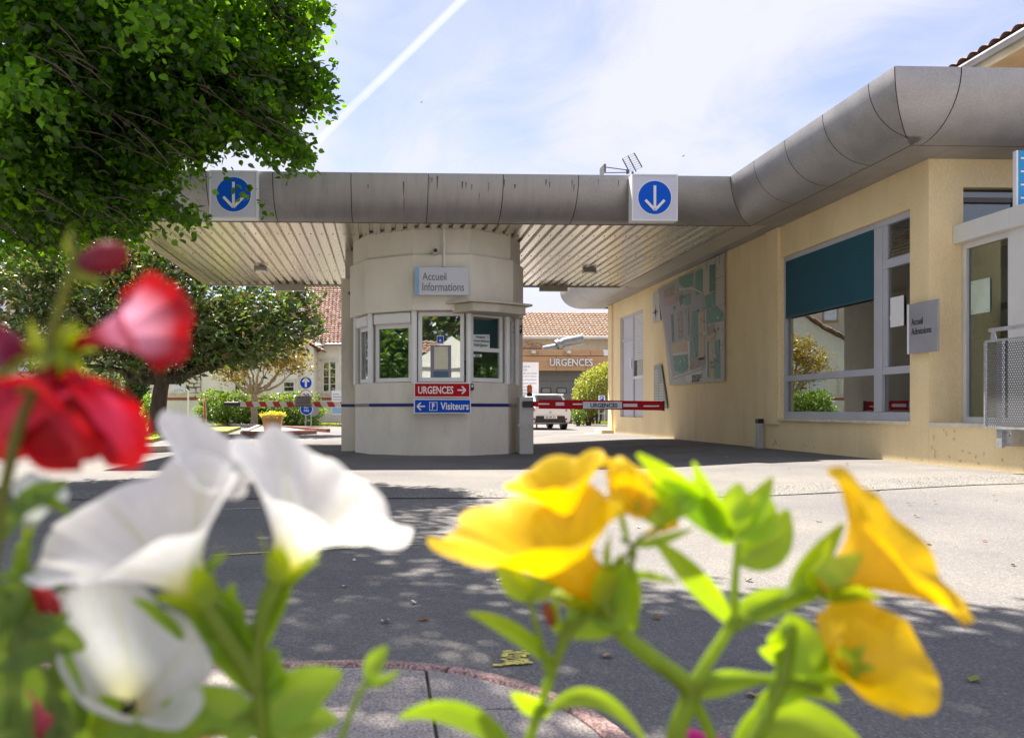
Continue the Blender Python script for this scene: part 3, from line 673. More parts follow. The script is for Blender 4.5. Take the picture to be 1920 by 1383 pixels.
# ================================================================== reception booth
VPX = [(666, 14.35), (693, 13.72), (776, 13.28), (880, 13.22), (953, 13.70), (971, 14.35)]
NOSE = [P(px, 768, y).to_2d() for px, y in VPX]; NC = Vector((1.0, 14.75))
def nose(sc=1.0, off=0.0):
    out = []
    for p in NOSE:
        d = (p-NC); out.append(NC+d*sc+d.normalized()*off)
    return out
def closed(pts, yb=14.9): return [(pts[0].x, yb)]+[tuple(p) for p in pts]+[(pts[-1].x, yb)]
bth = thing('reception_booth', 'pale faceted gate booth with rounded front, white framed windows and blue stripe', 'booth', (1.0, 14.5, 0))
ZW0, ZW1 = 1.285, 2.53
BX0 = P(640, 768, 14.77).x; BX1 = P(980, 768, 14.77).x
MB().prism(closed(nose()), -0.05, ZW0).build('lower_wall', BOOTHW, bth, bevel=.012)
MB().prism(closed(nose(1.0, .10)), ZW1, 3.50).build('upper_band', BOOTHT, bth, bevel=.008)
MB().prism(closed(nose(1.0, .04)), 3.50, ZS+.055).build('top_wall', BOOTHT, bth)
box('rear_wall', BOOTHW, bth, BX0, BX1, 14.77, 14.97, -.05, 3.35); box('side_wall', BOOTHW, bth, BX0, BX0+.2, 14.97, 17.9, -.05, 3.35); box('side_wall', BOOTHW, bth, BX1-.2, BX1, 14.97, 17.9, -.05, 3.35)
box('back_wall', BOOTHW, bth, BX0+.2, BX1-.2, 17.7, 17.9, -.05, 3.35)
box('rear_upper_wall', BOOTHT, bth, BX0+.06, BX1-.06, 15.1, 17.7, 3.35, ZS+.055)
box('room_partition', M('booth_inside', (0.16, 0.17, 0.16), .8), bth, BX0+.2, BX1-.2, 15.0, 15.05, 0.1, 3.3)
box('counter', M('counter_wood', (0.22, 0.17, 0.12), .5), bth, 0.0, 2.1, 14.1, 14.6, ZW0+.01, ZW0+.05)
# stripe around the body
STR = M('navy_stripe', (0.012, 0.016, 0.16), .4, var=.1); zst = P(800, 759, 13.3).z
pts = nose(1.0, .004); bod = [Vector((BX0-.004, 14.765))]+[Vector((pts[0].x, 14.765))]+pts+[Vector((pts[-1].x, 14.765)), Vector((BX1, 14.765))]
for i in range(len(bod)-1):
    if i == 1 or i == 7: continue
    a, b = bod[i], bod[i+1]; d = (b-a).normalized(); nn = Vector((d.y, -d.x))
    MB().slab([(*a, zst-.028), (*b, zst-.028), (*b, zst+.028), (*a, zst+.028)], (nn.x*.006, nn.y*.006, 0)).build('stripe', M('navy_stripe_faded', (0.16, .16, .15), .5) if i == 2 else STR, bth)
# posts and windows
pp = nose(1.0, -.02); gp = nose(1.0, -.10)
for p in pp: MB().tube([(*p, ZW0-.02), (*p, ZW1+.005)], .052, 12).build('post', WHITE, bth, smooth=True)
def facet(i, split=None, box_h=0.0):
    a, b = Vector((*gp[i], 0)), Vector((*gp[i+1], 0)); d = (b-a).normalized(); a = a+d*.05; b = b-d*.05; Lg = (b-a).length
    w = bpy.data.objects.new('window', None); COL.objects.link(w); w.parent = bth
    zt = ZW1-.01-box_h; z0 = ZW0+.012; pt = lambda u, z: a+d*u+Vector((0, 0, z)); fw = .07 if Lg > .5 else .045
    for (p, q, ww, hh) in ((pt(0, z0+fw/2), pt(Lg, z0+fw/2), .06, fw), (pt(0, zt-fw/2), pt(Lg, zt-fw/2), .06, fw)): MB().beam(p, q, ww, hh).build('frame', WHITE, w)
    for u in (fw/2, Lg-fw/2): MB().beam(pt(u, z0+fw), pt(u, zt-fw), fw, .06, up=(d.y, -d.x, 0)).build('frame', WHITE, w)
    if split: MB().beam(pt(fw, split), pt(Lg-fw, split), .05, .07).build('rail', WHITE, w)
    if box_h:
        q = Vector((d.y, -d.x, 0))*.04
        MB().beam(pt(0, ZW1-.01-box_h/2)+q, pt(Lg, ZW1-.01-box_h/2)+q, .16, box_h-.004).build('shutter_box', WHITE, w, bevel=.02)
    for (za, zb) in (((z0+fw, split-.035), (split+.035, zt-fw)) if split else ((z0+fw, zt-fw),)):
        MB().slab([pt(fw, za), pt(Lg-fw, za), pt(Lg-fw, zb), pt(fw, zb)], Vector((d.y, -d.x, 0))*.006).build('pane', GLASSG if i == 1 else GLASS, w)  # left pane tinted green: the foliage reflection is put into its colour
    return w, pt, d
facet(0, None, .2); facet(1, None, .2); wc, ptc, dc = facet(2); wr, ptr, dr_ = facet(3, 1.87); facet(4)
# visor over the right windows
vz = P(880, 566, 13.0).z
v1 = nose(1.0, .50); v0 = nose(1.0, .10); edge = [v0[3].lerp(v0[2], .45)]+[v1[3].lerp(v1[2], .15), v1[3].lerp(v1[4], .35), v1[4]]+[v0[4].lerp(v0[5], .35)]
MB().prism([tuple(p) for p in edge], vz-.02, vz+.02).build('visor', M('visor_board', (0.56, .50, .40), .6), bth, bevel=.006)
vi = [p.lerp(v0[3].lerp(v0[4], .4), .16) for p in edge]; MB().prism([tuple(p) for p in vi], vz-.17, vz-.024).build('visor_soffit', M('visor_soffit', (0.52, .48, .40), .6), bth, bevel=.006)
MB().tube([P(833, 500, 13.12), P(833, 428, 13.12)], .022, 8).build('sign_pole', WHITE, bth, smooth=True)
# notices on the booth glass
def notice(name, label, i, px0, py0, px1, py1, mat, parts=()):
    a, b = gp[i], gp[i+1]; y = min(a.y, b.y)-.02; yc_ = (a.y+b.y)/2; d = Vector((b.x-a.x, b.y-a.y, 0)).normalized(); nn = Vector((d.y, -d.x, 0))
    def on(px, py):
        dr = pdir(px, py); A0 = Vector((*a, 0))+nn*.012; t = (A0-Vector((0, 0, CAMH))).dot(nn)/dr.dot(nn); return Vector((0, 0, CAMH))+dr*t
    t = thing(name, label, 'notice', on(px0, py1)); MB().slab([on(px0, py1), on(px1, py1), on(px1, py0), on(px0, py0)], nn*.004).build('sheet', mat, t)
    for (q0, r0, q1, r1, m2, s) in parts:
        if s: text(t, s, (on(q0, r0)+on(q1, r1))/2+nn*.006, (on(q1, r0)-on(q0, r0)).length, abs(on(q0, r0).z-on(q0, r1).z), m2, ex=d, thick=.002)
        else: MB().slab([on(q0, r1)+nn*.005, on(q1, r1)+nn*.005, on(q1, r0)+nn*.005, on(q0, r0)+nn*.005], nn*.003).build('panel', m2, t)
notice('notice', 'small blue card stuck on the middle booth window', 2, 819, 629, 832, 645, SIGNW, [(820, 630.5, 831, 643, BLUE, None), (822, 632, 829, 634, SIGNW, None), (823, 636, 827, 641, SIGNW, None)])
notice('hatch_frame', 'grey speech hatch frame in the middle booth window', 2, 807, 647, 846, 709, M('hatch_grey', (0.22, .22, .27), .5), [(814, 650, 840, 692, M('hatch_sheet', (0.62, .60, .45), .6), None), (813, 696, 841, 708, M('hatch_drawer', (0.06, .12, .2), .4), None)])
notice('notice', 'white printed sheet about medical imaging in the right booth window', 3, 880, 627, 918, 658, M('sheet_white', (.66, .72, .70), .5), [(892, 629, 909, 634, TXTD, 'Horaires'), (886, 637, 917, 642, TXTD, 'Imagerie Médicale'), (889, 644, 914, 649, TXTD, 'Radio-Scanner'), (900, 650, 904, 656, M('orange_mark', (.6, .3, .05), .5), None)])
notice('speed_sticker', 'small round speed limit sticker low in the right booth window', 3, 888, 664, 903, 669, SIGNW, [(890, 664.5, 899, 668.5, TXTD, '30')])
# things inside the booth
sc = thing('monitor', 'dark screen on the counter behind the middle booth window', 'monitor', (1.3, 14.3, ZW0+.05)); box('screen', BLACK, sc, 1.45, 1.85, 14.3, 14.33, ZW0+.17, ZW0+.45, bevel=.01); box('foot', BLACK, sc, 1.57, 1.73, 14.25, 14.4, ZW0+.05, ZW0+.07); box('stem', BLACK, sc, 1.63, 1.67, 14.33, 14.36, ZW0+.07, ZW0+.3)
# ------------------------------------------------------------------ signs on the booth
def panel_sign(name, label, px0, py0, px1, py1, Y, mat, border=None, bw=.018, dep=.05):
    a = P(px0, py1, Y); b = P(px1, py0, Y); t = thing(name, label, 'sign', ((a.x+b.x)/2, Y, a.z))
    MB().box(a.x, b.x, Y, Y+dep, a.z, b.z).build('panel', border or mat, t, bevel=.004)
    if border: MB().box(a.x+bw, b.x-bw, Y-.004, Y, a.z+bw, b.z-bw).build('face', mat, t)
    return t, a, b
def on_text(t, s, px0, py0, px1, py1, Y, mat, bold=.02):
    a = P(px0, py1, Y); b = P(px1, py0, Y); return text(t, s, (a+b)/2, b.x-a.x, b.z-a.z, mat, bold=bold)
def arrow(t, px0, px1, py, Y, mat, left, wd=.022, hs=10):
    mb = MB(); a = P(px0, py, Y); b = P(px1, py, Y); tip, tail = (a, b) if left else (b, a); s = -1 if left else 1; hh = hs*Y/F
    mb.box(min(a.x, b.x), max(a.x, b.x), Y-.004, Y, a.z-wd/2, a.z+wd/2); o1 = mb.build('arrow_shaft', mat, t)
    m2 = MB()
    for q in (-1, 1): m2.beam((tip.x, Y-.0065, tip.z), (tip.x-s*hh, Y-.0065, tip.z+q*hh), wd, .003, up=(0, 1, 0))
    m2.build('arrow_head', mat, t)
YS = 13.02
t, a, b = panel_sign('direction_sign', 'red sign reading URGENCES with arrow to the right on booth front', 776, 717, 882, 745, YS, RED, SIGNW)
on_text(t, 'URGENCES', 784, 724, 850, 738, YS-.005, SIGNW, .02); arrow(t, 858, 873, 731, YS-.004, SIGNW, False, .024, 7)
t, a, b = panel_sign('direction_sign', 'blue sign reading P Visiteurs with arrow to the left on booth front', 776, 747.5, 883, 775, YS, BLUE, SIGNW)
on_text(t, 'Visiteurs', 826, 754, 879, 768, YS-.005, SIGNW, .02); arrow(t, 782, 797, 761.5, YS-.004, SIGNW, True, .024, 7)
on_text(t, 'P', 810, 755.5, 815, 766.5, YS-.006, SIGNW, .04)
for (q0, r0, q1, r1) in ((805, 753.5, 820, 754.5), (805, 768.5, 820, 769.5), (805, 754.5, 806, 768.5), (819, 754.5, 820, 768.5)):
    pa = P(q0, r1, YS-.005); pb = P(q1, r0, YS-.005); MB().box(pa.x, pb.x, YS-.008, YS-.004, pa.z, pb.z).build('letter_frame', SIGNW, t)
t, a, b = panel_sign('booth_sign', 'silver grey sign reading Accueil Informations on the booth band', 778, 501, 879, 553, 13.0, SIGNG)
on_text(t, 'Accueil', 792, 511, 837, 525, 12.995, M('lettering_grey', (.13, .14, .16), .5), .0); on_text(t, 'Informations', 792, 530, 870, 545, 12.995, MATS['lettering_grey'], .0)
pa = P(778, 553, 13.0); pb = P(786, 501, 13.0); MB().box(pa.x, pb.x, 12.994, 12.999, pa.z+.005, pb.z-.005).build('edge_stripe', M('pale_blue', (.25, .42, .62), .4), t)
MB().box(1.0, 1.3, 13.05, 13.12, a.z+.1, b.z-.1).build('bracket', STEEL, t)
# dark strip sign on the booth's side
t, a, b = panel_sign('strip_sign', 'narrow black sign with white letters on the booth right shoulder', 946, 610, 980, 624, 14.68, BLACK)
on_text(t, 'Visiteurs', 948, 613, 968, 621, 14.675, SIGNW, .01); on_text(t, 'P', 973, 613, 977, 621, 14.675, SIGNW, .01)
# security cameras
def seccam(px, py, Y, label):
    p = P(px, py, Y); t = thing('security_camera', label, 'camera', p)
    MB().lathe(p+Vector((0, .03, .02)), [(.02, -.12), (.05, -.11), (.055, .04), (.03, .07)], 12, (0, 1, 0)).build('housing', M('camera_shell', (.45, .43, .38), .4), t, smooth=True)
    MB().lathe(p+Vector((.0, -.10, .02)), [(.03, -.012), (.033, 0)], 12, (0, 1, 0)).build('lens', BLACK, t); MB().tube([p+Vector((0, .06, .02)), p+Vector((0, .16, .05))], .016, 6).build('arm', STEEL, t)
seccam(816, 474, 13.08, 'small camera beside the pole on the booth top'); seccam(657, 553, 14.62, 'beige alarm horn camera on the booth left shoulder')
t = thing('call_box', 'tiny black intercom beside the red sign on the booth', 'intercom', P(886, 725, 13.2)); pa = P(883, 731, 13.1); pb = P(889, 719, 13.1); MB().box(pa.x, pb.x, 13.12, 13.26, pa.z, pb.z).build('case', BLACK, t, bevel=.008); MB().box(pa.x+.01, pb.x-.01, 13.115, 13.12, pa.z+.05, pb.z-.02).build('grille', STEEL, t)

# ------------------------------------------------------------------ arrow signs on the canopy edge
def lane_sign(px0, py0, px1, py1, label):
    Y = 11.9; a = P(px0, py1, Y); b = P(px1, py0, Y); t = thing('lane_sign', label, 'sign', ((a.x+b.x)/2, Y, a.z), 'blue arrow signs on the canopy edge')
    MB().box(a.x, b.x, Y, Y+.16, a.z, b.z).build('case', SIGNW, t, bevel=.006); MB().box(a.x+.02, b.x-.02, Y-.004, Y, a.z+.02, b.z-.02).build('face', M('sign_lilac', (.62, .62, .72), .35, var=.03), t)
    for (x0, x1, z0, z1) in ((a.x, b.x, a.z, a.z+.02), (a.x, b.x, b.z-.02, b.z), (a.x, a.x+.02, a.z+.02, b.z-.02), (b.x-.02, b.x, a.z+.02, b.z-.02)): MB().box(x0, x1, Y-.018, Y-.001, z0, z1).build('frame', SIGNW, t)
    c = Vector(((a.x+b.x)/2, Y, (a.z+b.z)/2)); r = (b.x-a.x)*.36
    MB().lathe(c, [(r+.014, -.006), (r+.014, -.002)], 40, (0, 1, 0)).build('disc_rim', SIGNW, t); MB().lathe(c, [(r, -.011), (r, -.0065)], 40, (0, 1, 0)).build('disc', M('lane_blue', (.003, .10, .62), .6, var=.03, spec=.15), t)
    w = r*.16
    MB().box(c.x-w/2, c.x+w/2, Y-.017, Y-.012, c.z-r*.72, c.z+r*.72).build('arrow_shaft', SIGNW, t)
    m2 = MB()
    for q in (-1, 1): m2.beam((c.x, Y-.0205, c.z-r*.76), (c.x+q*r*.58, Y-.0205, c.z-r*.16), w, .005, up=(0, 1, 0))
    m2.build('arrow_head', SIGNW, t)
    MB().box(c.x-.2, c.x+.2, Y+.16, Y+.25, c.z, c.z+.06).build('bracket', STEEL, t)
lane_sign(393, 320.5, 483, 409, 'blue arrow sign on canopy edge half under the green leaves')
lane_sign(1184.5, 327.5, 1270, 414, 'blue arrow sign on canopy edge below the aerial')

# ------------------------------------------------------------------ aerial on the roof
def aerial():
    Y = 14.2; t = thing('roof_aerial', 'grey television aerial with grid reflector on the canopy roof', 'aerial', P(1185, 330, Y)); mt = M('aerial_grey', (.12, .13, .13), .5, metal=.4)
    q = lambda px, py, dy=0: P(px, py, Y+dy)
    MB().tube([q(1186, 345), q(1186, 322)], .02, 8).build('mast', mt, t)
    for a, b in (((1132, 313), (1176, 319)), ((1132, 324), (1176, 323.5))): MB().tube([q(*a), q(*b)], .010, 6).build('boom', mt, t)
    for k in range(9):
        x = 1136+k*4.6; MB().tube([q(x, 313.4+k*.66, -.12), q(x, 313.4+k*.66, .12)], .005, 4).build('director', mt, t); MB().tube([q(x, 324, -.12), q(x, 324, .12)], .005, 4).build('director', mt, t)
    pa, pb = q(1128.5, 327), q(1132, 312); MB().box(pa.x, pb.x, Y-.15, Y+.15, pa.z, pb.z).build('end_plate', mt, t)
    for a, b in (((1167, 297.5), (1177, 317)), ((1177.5, 292), (1193, 322)), ((1189, 287), (1204, 313.5))): MB().tube([q(*a), q(*b)], .012, 6).build('grid_bar', mt, t)
    for k in range(8):
        f = k/7; MB().tube([q(1167+12*f, 297.5+24*f), q(1189+15*f, 287+26.5*f)], .006, 4).build('grid_rod', mt, t)
    MB().tube([q(1177, 318), q(1177, 326)], .03, 8).build('clamp', mt, t)
aerial()

# ------------------------------------------------------------------ map board on the cream wall
def map_board():
    x = XW-.045; q = lambda px, py, d=0: PX(px, py, x-d)
    t = thing('site_map', 'large irregular site map board in grey and green on the cream wall', 'map board', q(1257, 722))
    base = M('map_grey', (.42, .41, .36), .5, var=.05); outl = [(1233, 541), (1357, 474), (1357, 714), (1255, 722), (1247, 640)]
    MB().slab([q(*p) for p in outl], (.025, 0, 0)).build('board', base, t)
    GR = M('map_green', (.10, .24, .19), .5, var=.12, scale=8); DG = M('map_dark_green', (.07, .15, .12), .5, var=.1); BE = M('map_beige', (.42, .34, .22), .5, var=.12, scale=9); BR = M('map_brown', (.26, .21, .18), .5, var=.12); PKm = M('map_pink', (.33, .24, .23), .5, var=.1); GY = M('map_lilac', (.30, .30, .31), .5, var=.06); WH = M('map_white', (.50, .51, .47), .5)
    def pp(pts, mat, d=.002): MB().slab([q(*p, d) for p in pts], (.0015, 0, 0)).build('map_area', mat, t)
    pp([(1234, 543), (1300, 508), (1318, 546), (1326, 610), (1322, 690), (1262, 712), (1252, 650)], GY, .002)
    pp([(1273, 520), (1299, 511), (1299, 536), (1284, 541), (1274, 533)], GR, .004); pp([(1304, 509), (1317, 503), (1317, 548), (1304, 554)], GR, .004); pp([(1330, 497), (1341, 495), (1341, 545), (1330, 548)], DG, .004)
    pp([(1321, 555), (1341, 546), (1341, 572), (1356, 585), (1356, 601), (1325, 608)], GR, .004); pp([(1244, 545), (1264, 533), (1264, 552), (1244, 560)], BR, .004); pp([(1244, 560), (1280, 545), (1282, 556), (1258, 572), (1245, 575)], PKm, .004)
    pp([(1284, 552), (1294, 549), (1295, 570), (1284, 573)], GR, .004); pp([(1273, 556), (1279, 551), (1280, 568), (1275, 574)], DG, .0055)
    pp([(1258, 645), (1291, 636), (1292, 658), (1260, 668)], BE, .004); pp([(1261, 667), (1289, 665), (1290, 690), (1281, 700), (1265, 695)], GR, .004)
    pp([(1297, 584), (1310, 580), (1310, 600), (1308, 670), (1294, 672), (1296, 620)], GR, .004); pp([(1309, 586), (1320, 583), (1322, 672), (1310, 676)], BE, .005); pp([(1293, 674), (1321, 668), (1322, 682), (1295, 692)], BR, .005)
    pp([(1326, 612), (1340, 607), (1340, 622), (1327, 630)], BR, .004); pp([(1329, 625), (1342, 618), (1338, 705), (1330, 708)], BE, .004); pp([(1340, 640), (1349, 636), (1350, 708), (1340, 710)], GR, .005); pp([(1325, 640), (1329, 640), (1329, 708), (1325, 704)], GR, .005)
    pp([(1258, 590), (1262, 588), (1264, 640), (1260, 642)], DG, .004); pp([(1270, 586), (1279, 582), (1281, 632), (1272, 636)], BR, .004); pp([(1289, 578), (1292, 577), (1293, 628), (1290, 629)], BR, .004)
    pp([(1262, 706), (1317, 688), (1317, 690), (1263, 708)], WH, .005); pp([(1290, 640), (1293, 639), (1294, 690), (1291, 700)], WH, .006); pp([(1322, 580), (1324, 580), (1326, 705), (1324, 705)], WH, .006); pp([(1262, 662), (1290, 659), (1290, 663), (1262, 666)], WH, .006)
    pp([(1270, 542), (1296, 538), (1317, 548), (1317, 550), (1296, 541), (1271, 545)], WH, .007); pp([(1285, 704), (1317, 694), (1317, 712), (1286, 716)], WH, .003)
    R5 = random.Random(12); mats5 = [BE, BR, PKm, GR, DG, WH]
    for ri in range(110):
        px = R5.uniform(1246, 1352); f = (px-1246)/106; py = R5.uniform(548-f*58+6, 690); w, h = R5.uniform(1.2, 4.0), R5.uniform(1.5, 6)
        if px < 1258+ (py-560)*.02: continue
        sl_ = -.2*(720-py)/200; pp([(px, py), (px+w, py+sl_*w), (px+w, py+h+sl_*w), (px, py+h)], R5.choice(mats5), .0085+ri*3e-5)
    c0 = q(1306, 706, .006); text(t, 'VOUS ETES ICI', q(1306, 706, .006), .5, .09, TXTD, ex=(0, -1, 0), thick=.002); text(t, 'accueil', q(1304, 712, .006), .4, .09, TXTD, ex=(0, -1, 0), thick=.002)
    for px in (1245, 1256, 1271, 1285, 1298, 1311, 1325, 1341, 1349):   # panel joints
        yb = 541+(px-1233)*(474-541)/124; MB().slab([q(px, yb+1, .0015), q(px+.6, yb+1, .0015), q(px+.6, yb+17, .0015), q(px, yb+17, .0015)], (.001, 0, 0)).build('joint', TXTD, t)
    for py in (520, 572): MB().slab([q(1341, py+3, .0015), q(1357, py-3, .0015), q(1357, py-2.2, .0015), q(1341, py+3.8, .0015)], (.001, 0, 0)).build('joint', TXTD, t)
    t2 = thing('compass_panel', 'small pale board with black compass star beside the site map', 'board', q(1231, 600)); MB().slab([q(1224, 550), (q(1235, 548)), q(1238, 600), q(1224, 606)], (.02, 0, 0)).build('board', WH, t2)
    c = q(1229, 585, .004); mb = MB()
    for k in range(8):
        r = .22 if k % 2 == 0 else .11; th = PI/2+k*PI/4; u = Vector((0, math.cos(th), math.sin(th))); w = Vector((0, -math.sin(th), math.cos(th)))
        mb.add([c+w*.025, c+u*r, c-w*.025], [(0, 1, 2)])
    mb.build('compass_star', TXTD, t2)
    t3 = thing('legend_board', 'narrow tapering legend board of small white plates under the map', 'board', q(1228, 760)); MB().slab([q(1226, 685), q(1239, 683), q(1251, 765), q(1226, 762)], (.02, 0, 0)).build('board', M('legend_grey', (.30, .34, .32), .5), t3)
    for r in range(14):
        y = 694+r*5; 
        for cidx, (a, b) in enumerate(((1227, 1234.5), (1236, 1236+4+r*.55))):
            if cidx and r < 5: continue
            MB().slab([q(a, y, .003), q(b, y-.6, .003), q(b, y+2.6, .003), q(a, y+3.2, .003)], (.002, 0, 0)).build('legend_plate', WH, t3)
map_board()

# ------------------------------------------------------------------ barrier gates
def gate_right():
    t = thing('barrier_gate', 'barrier gate with red URGENCES arm and grey post beside the booth', 'barrier gate', P(988, 851, 13.7)); Y = 13.55
    a = P(974, 851, Y); b = P(1000.5, 744, Y); body = M('gate_grey', (.50, .48, .45), .5, var=.06, stain=.2)
    MB().box(a.x, b.x, Y, Y+.3, 0, b.z).build('cabinet', body, t, bevel=.012)
    h = P(980, 763, Y-.03); h2 = P(999, 752, Y-.03); MB().box(h.x, h2.x, Y-.05, Y, h.z, h2.z).build('arm_clamp', BLACK, t, bevel=.008)
    for px in (975, 996):
        k = P(px, 797, Y-.02); MB().box(k.x-.03, k.x+.03, Y-.02, Y, k.z-.03, k.z+.03).build('hinge_plate', body, t)
    MB().lathe(P(989.5, 776, Y), [(.016, -.012), (.016, 0)], 12, (0, 1, 0)).build('lock', STEEL, t)
    bc = P(993, 741, Y+.12)
    bb = MB().lathe(bc, [(.05, -.02), (.05, .03), (.03, .05)], 14).build('beacon_base', BLACK, t, smooth=True); MB().lathe(bc, [(.042, .05), (.045, .16), (.03, .19)], 14).build('beacon', M('amber_lens', (.75, .16, .01), .25), bb, smooth=True)
    aw = M('arm_red', (.46, .006, .01), .6, var=.08, spec=.15)
    p0, p1 = P(1000, 757, Y-.03), P(1243, 760.5, Y-.03); up = Vector((0, 0, 1)); d = (p1-p0).normalized()
    for dz, hh in ((.045, .075), (-.045, .075)):
        MB().beam(p0+up*dz+d*.1, p1+up*dz, .045, hh).build('arm', aw, t, bevel=.008)
    MB().beam(p0, p0+d*.3, .05, .09).build('arm_root', aw, t)
    MB().beam(p0+d*.1, p1-d*.01, .02, .02).build('arm_web', M('arm_web', (.3, .02, .02), .5), t)
    MB().beam(p1, p1+d*.02, .06, .18).build('end_cap', BLACK, t)
    for (q0, q1, py) in ((1009, 1030, 757), (1042, 1058, 755.5), (1042, 1058, 758.6), (1074, 1092, 757.5), (1169, 1195, 758), (1169, 1195, 761), (1207, 1236, 761)):
        A, B = P(q0, py, Y-.06), P(q1, py+.2, Y-.06); MB().box(A.x, B.x, Y-.058, Y-.05, A.z-.012, A.z+.012).build('reflector', SIGNW, t)
    A, B = P(1093, 766, Y-.08), P(1166, 753, Y-.08); pl = MB().box(A.x, B.x, Y-.085, Y-.075, A.z, B.z).build('plate', SIGNG, t); on_text(pl, 'URGENCES', 1107, 755.5, 1158, 763.5, Y-.087, TXTD, .03)
gate_right()
def gate_left():
    Y = 18.4; t = thing('barrier_gate', 'barrier gate with red and white striped arm left of the booth', 'barrier gate', P(660, 800, Y))
    c = P(668, 768, Y); MB().box(c.x-.18, c.x+.18, Y-.15, Y+.2, 0, 1.05).build('cabinet', MATS['gate_grey'], t, bevel=.012)
    p0, p1 = P(665, 758, Y), P(449, 757.5, Y); n = 17; W2 = M('arm_white', (.62, .60, .55), .5, var=.1); R2 = M('arm_stripe_red', (.42, .03, .03), .5, var=.1); d = (p1-p0)/n; r = .062
    for i in range(n):   # slanted bands
        a = p0+d*i; b = p0+d*(i+1); sh = .03
        MB().add([a+Vector((sh, -.04, -r)), b+Vector((sh, -.04, -r)), b+Vector((-sh, -.04, r)), a+Vector((-sh, -.04, r)), a+Vector((sh, .04, -r)), b+Vector((sh, .04, -r)), b+Vector((-sh, .04, r)), a+Vector((-sh, .04, r))], [(0,1,2,3),(4,7,6,5),(0,4,5,1),(1,5,6,2),(2,6,7,3),(3,7,4,0)]).build('arm_band', R2 if i % 2 else W2, t)
    e = P(421, 757, Y); MB().tube([p1+Vector((.02, 0, 0)), Vector((e.x, Y, p1.z))], .058, 12).build('arm_tip', BLACK, t, smooth=True)
    pl = None; A, B = P(553, 763, Y-.06), P(584, 742, Y-.06); pl = MB().box(A.x, B.x, Y-.075, Y-.045, A.z, B.z).build('notice_plate', M('plate_grey', (.30, .28, .26), .5), t)
    for s, y in (('VEUILLEZ', 745), ('AVANCER', 750), ('BARRIERE', 755), ('AUTOMATIQUE', 760.5)): on_text(pl, s, 556 if len(s) < 9 else 554, y-1.8, 581 if len(s) < 9 else 583, y+1.8, Y-.077, TXTD, .01)
gate_left()

# ------------------------------------------------------------------ bollard post, railing, corner sign
bo = thing('bollard', 'short grey metal post with black cap against the cream wall', 'bollard', PX(1424, 836, XW-.12)); A = PX(1424, 840, XW-.12)
MB().box(A.x-.05, A.x+.05, A.y-.05, A.y+.05, .1, .1+.46).build('post', M('bollard_grey', (.42, .42, .42), .5), bo, bevel=.008); MB().box(A.x-.054, A.x+.054, A.y-.054, A.y+.054, .56, .64).build('cap', BLACK, bo, bevel=.008); MB().box(A.x-.09, A.x+.09, A.y-.09, A.y+.09, .1, .125).build('foot_plate', STEEL, bo)
def railing():
    x = XW-.22; y1 = PX(1848, 720, x).y; z1 = PX(1855, 641, x).z; z0 = PX(1850, 800, x).z; y0 = y1-2.2
    t = thing('railing_panel', 'perforated grey metal guard panel with round handrail by the bay window', 'railing', (x, y1, 0))
    pitch = .03; mb = MB(); ny = int((y1-y0)/pitch); nz_ = int((z1-z0)/(pitch*.866)); s = 6; rh = .0112
    for i in range(ny):
        for j in range(nz_):
            c = (y1-(i+.5+(.5 if j % 2 else 0))*pitch, z0+(j+.5)*pitch*.866); vs = []
            hexo = [(c[0]+pitch/math.sqrt(3)*math.cos(PI/6+PI/3*k), c[1]+pitch/math.sqrt(3)*math.sin(PI/6+PI/3*k)) for k in range(6)]; hexi = [(c[0]+rh*math.cos(PI/6+PI/3*k), c[1]+rh*math.sin(PI/6+PI/3*k)) for k in range(6)]
            mb.add([(x, u, v) for u, v in hexo]+[(x, u, v) for u, v in hexi], [(k, (k+1) % 6, 6+(k+1) % 6, 6+k) for k in range(6)])
    o = mb.build('perforated_sheet', M('perforated_steel', (.15, .155, .165), .5, metal=.4, var=.1), t); o['kind'] = 'stuff'
    for (a, b, c, d) in ((y1-.01, y1+.012, z0, z1), (y0, y1, z1-.005, z1+.02), (y0, y1, z0-.02, z0+.005)): MB().box(x-.012, x+.012, a, b, c, d).build('frame', STEEL, t)
    zh = PX(1858, 619, x).z; MB().tube([(x, y1-.06, zh), (x, y0, zh)], .022, 10).build('handrail', STEEL, t, smooth=True)
    for yy in (y1-.10, y1-1.3):
        MB().slab([(x, yy+.05, z1), (x, yy-.05, z1), (x, yy-.012, zh), (x, yy+.012, zh)], (.012, 0, 0)).build('bracket', STEEL, t)
        MB().box(x+.015, x+.05, yy-.1, yy-.03, z0-.22, z1).build('post', STEEL, t); MB().box(x+.05, XW, yy-.18, yy-.03, z0-.2, z0-.03).build('fixing_plate', STEEL, t); MB().lathe((x+.045, yy-.15, z0-.08), [(.015, -.012), (.015, 0)], 8, (1, 0, 0)).build('bolt', STEEL, t)
railing()
def corner_sign():
    Y = 8.35; a = P(1909, 386, Y); b = P(1990, 283, Y); t = thing('corner_sign', 'blue sign board at the right edge above the entrance bay', 'sign', a)
    MB().box(a.x, b.x, Y, Y+.05, a.z, b.z).build('board', M('sky_blue_sign', (.02, .28, .62), .4, var=.1), t); MB().box(a.x-.02, a.x, Y, Y+.05, a.z, b.z).build('edge', SIGNW, t)
    MB().beam(P(1914, 300, Y+.06), P(1896, 395, Y+.55), .03, .03).build('strut', BLACK, t)
    for k in range(4): MB().box(a.x+.03, b.x, Y-.004, Y, a.z+.08+k*.15, a.z+.1+k*.15).build('stripe', SIGNW, t)
corner_sign()
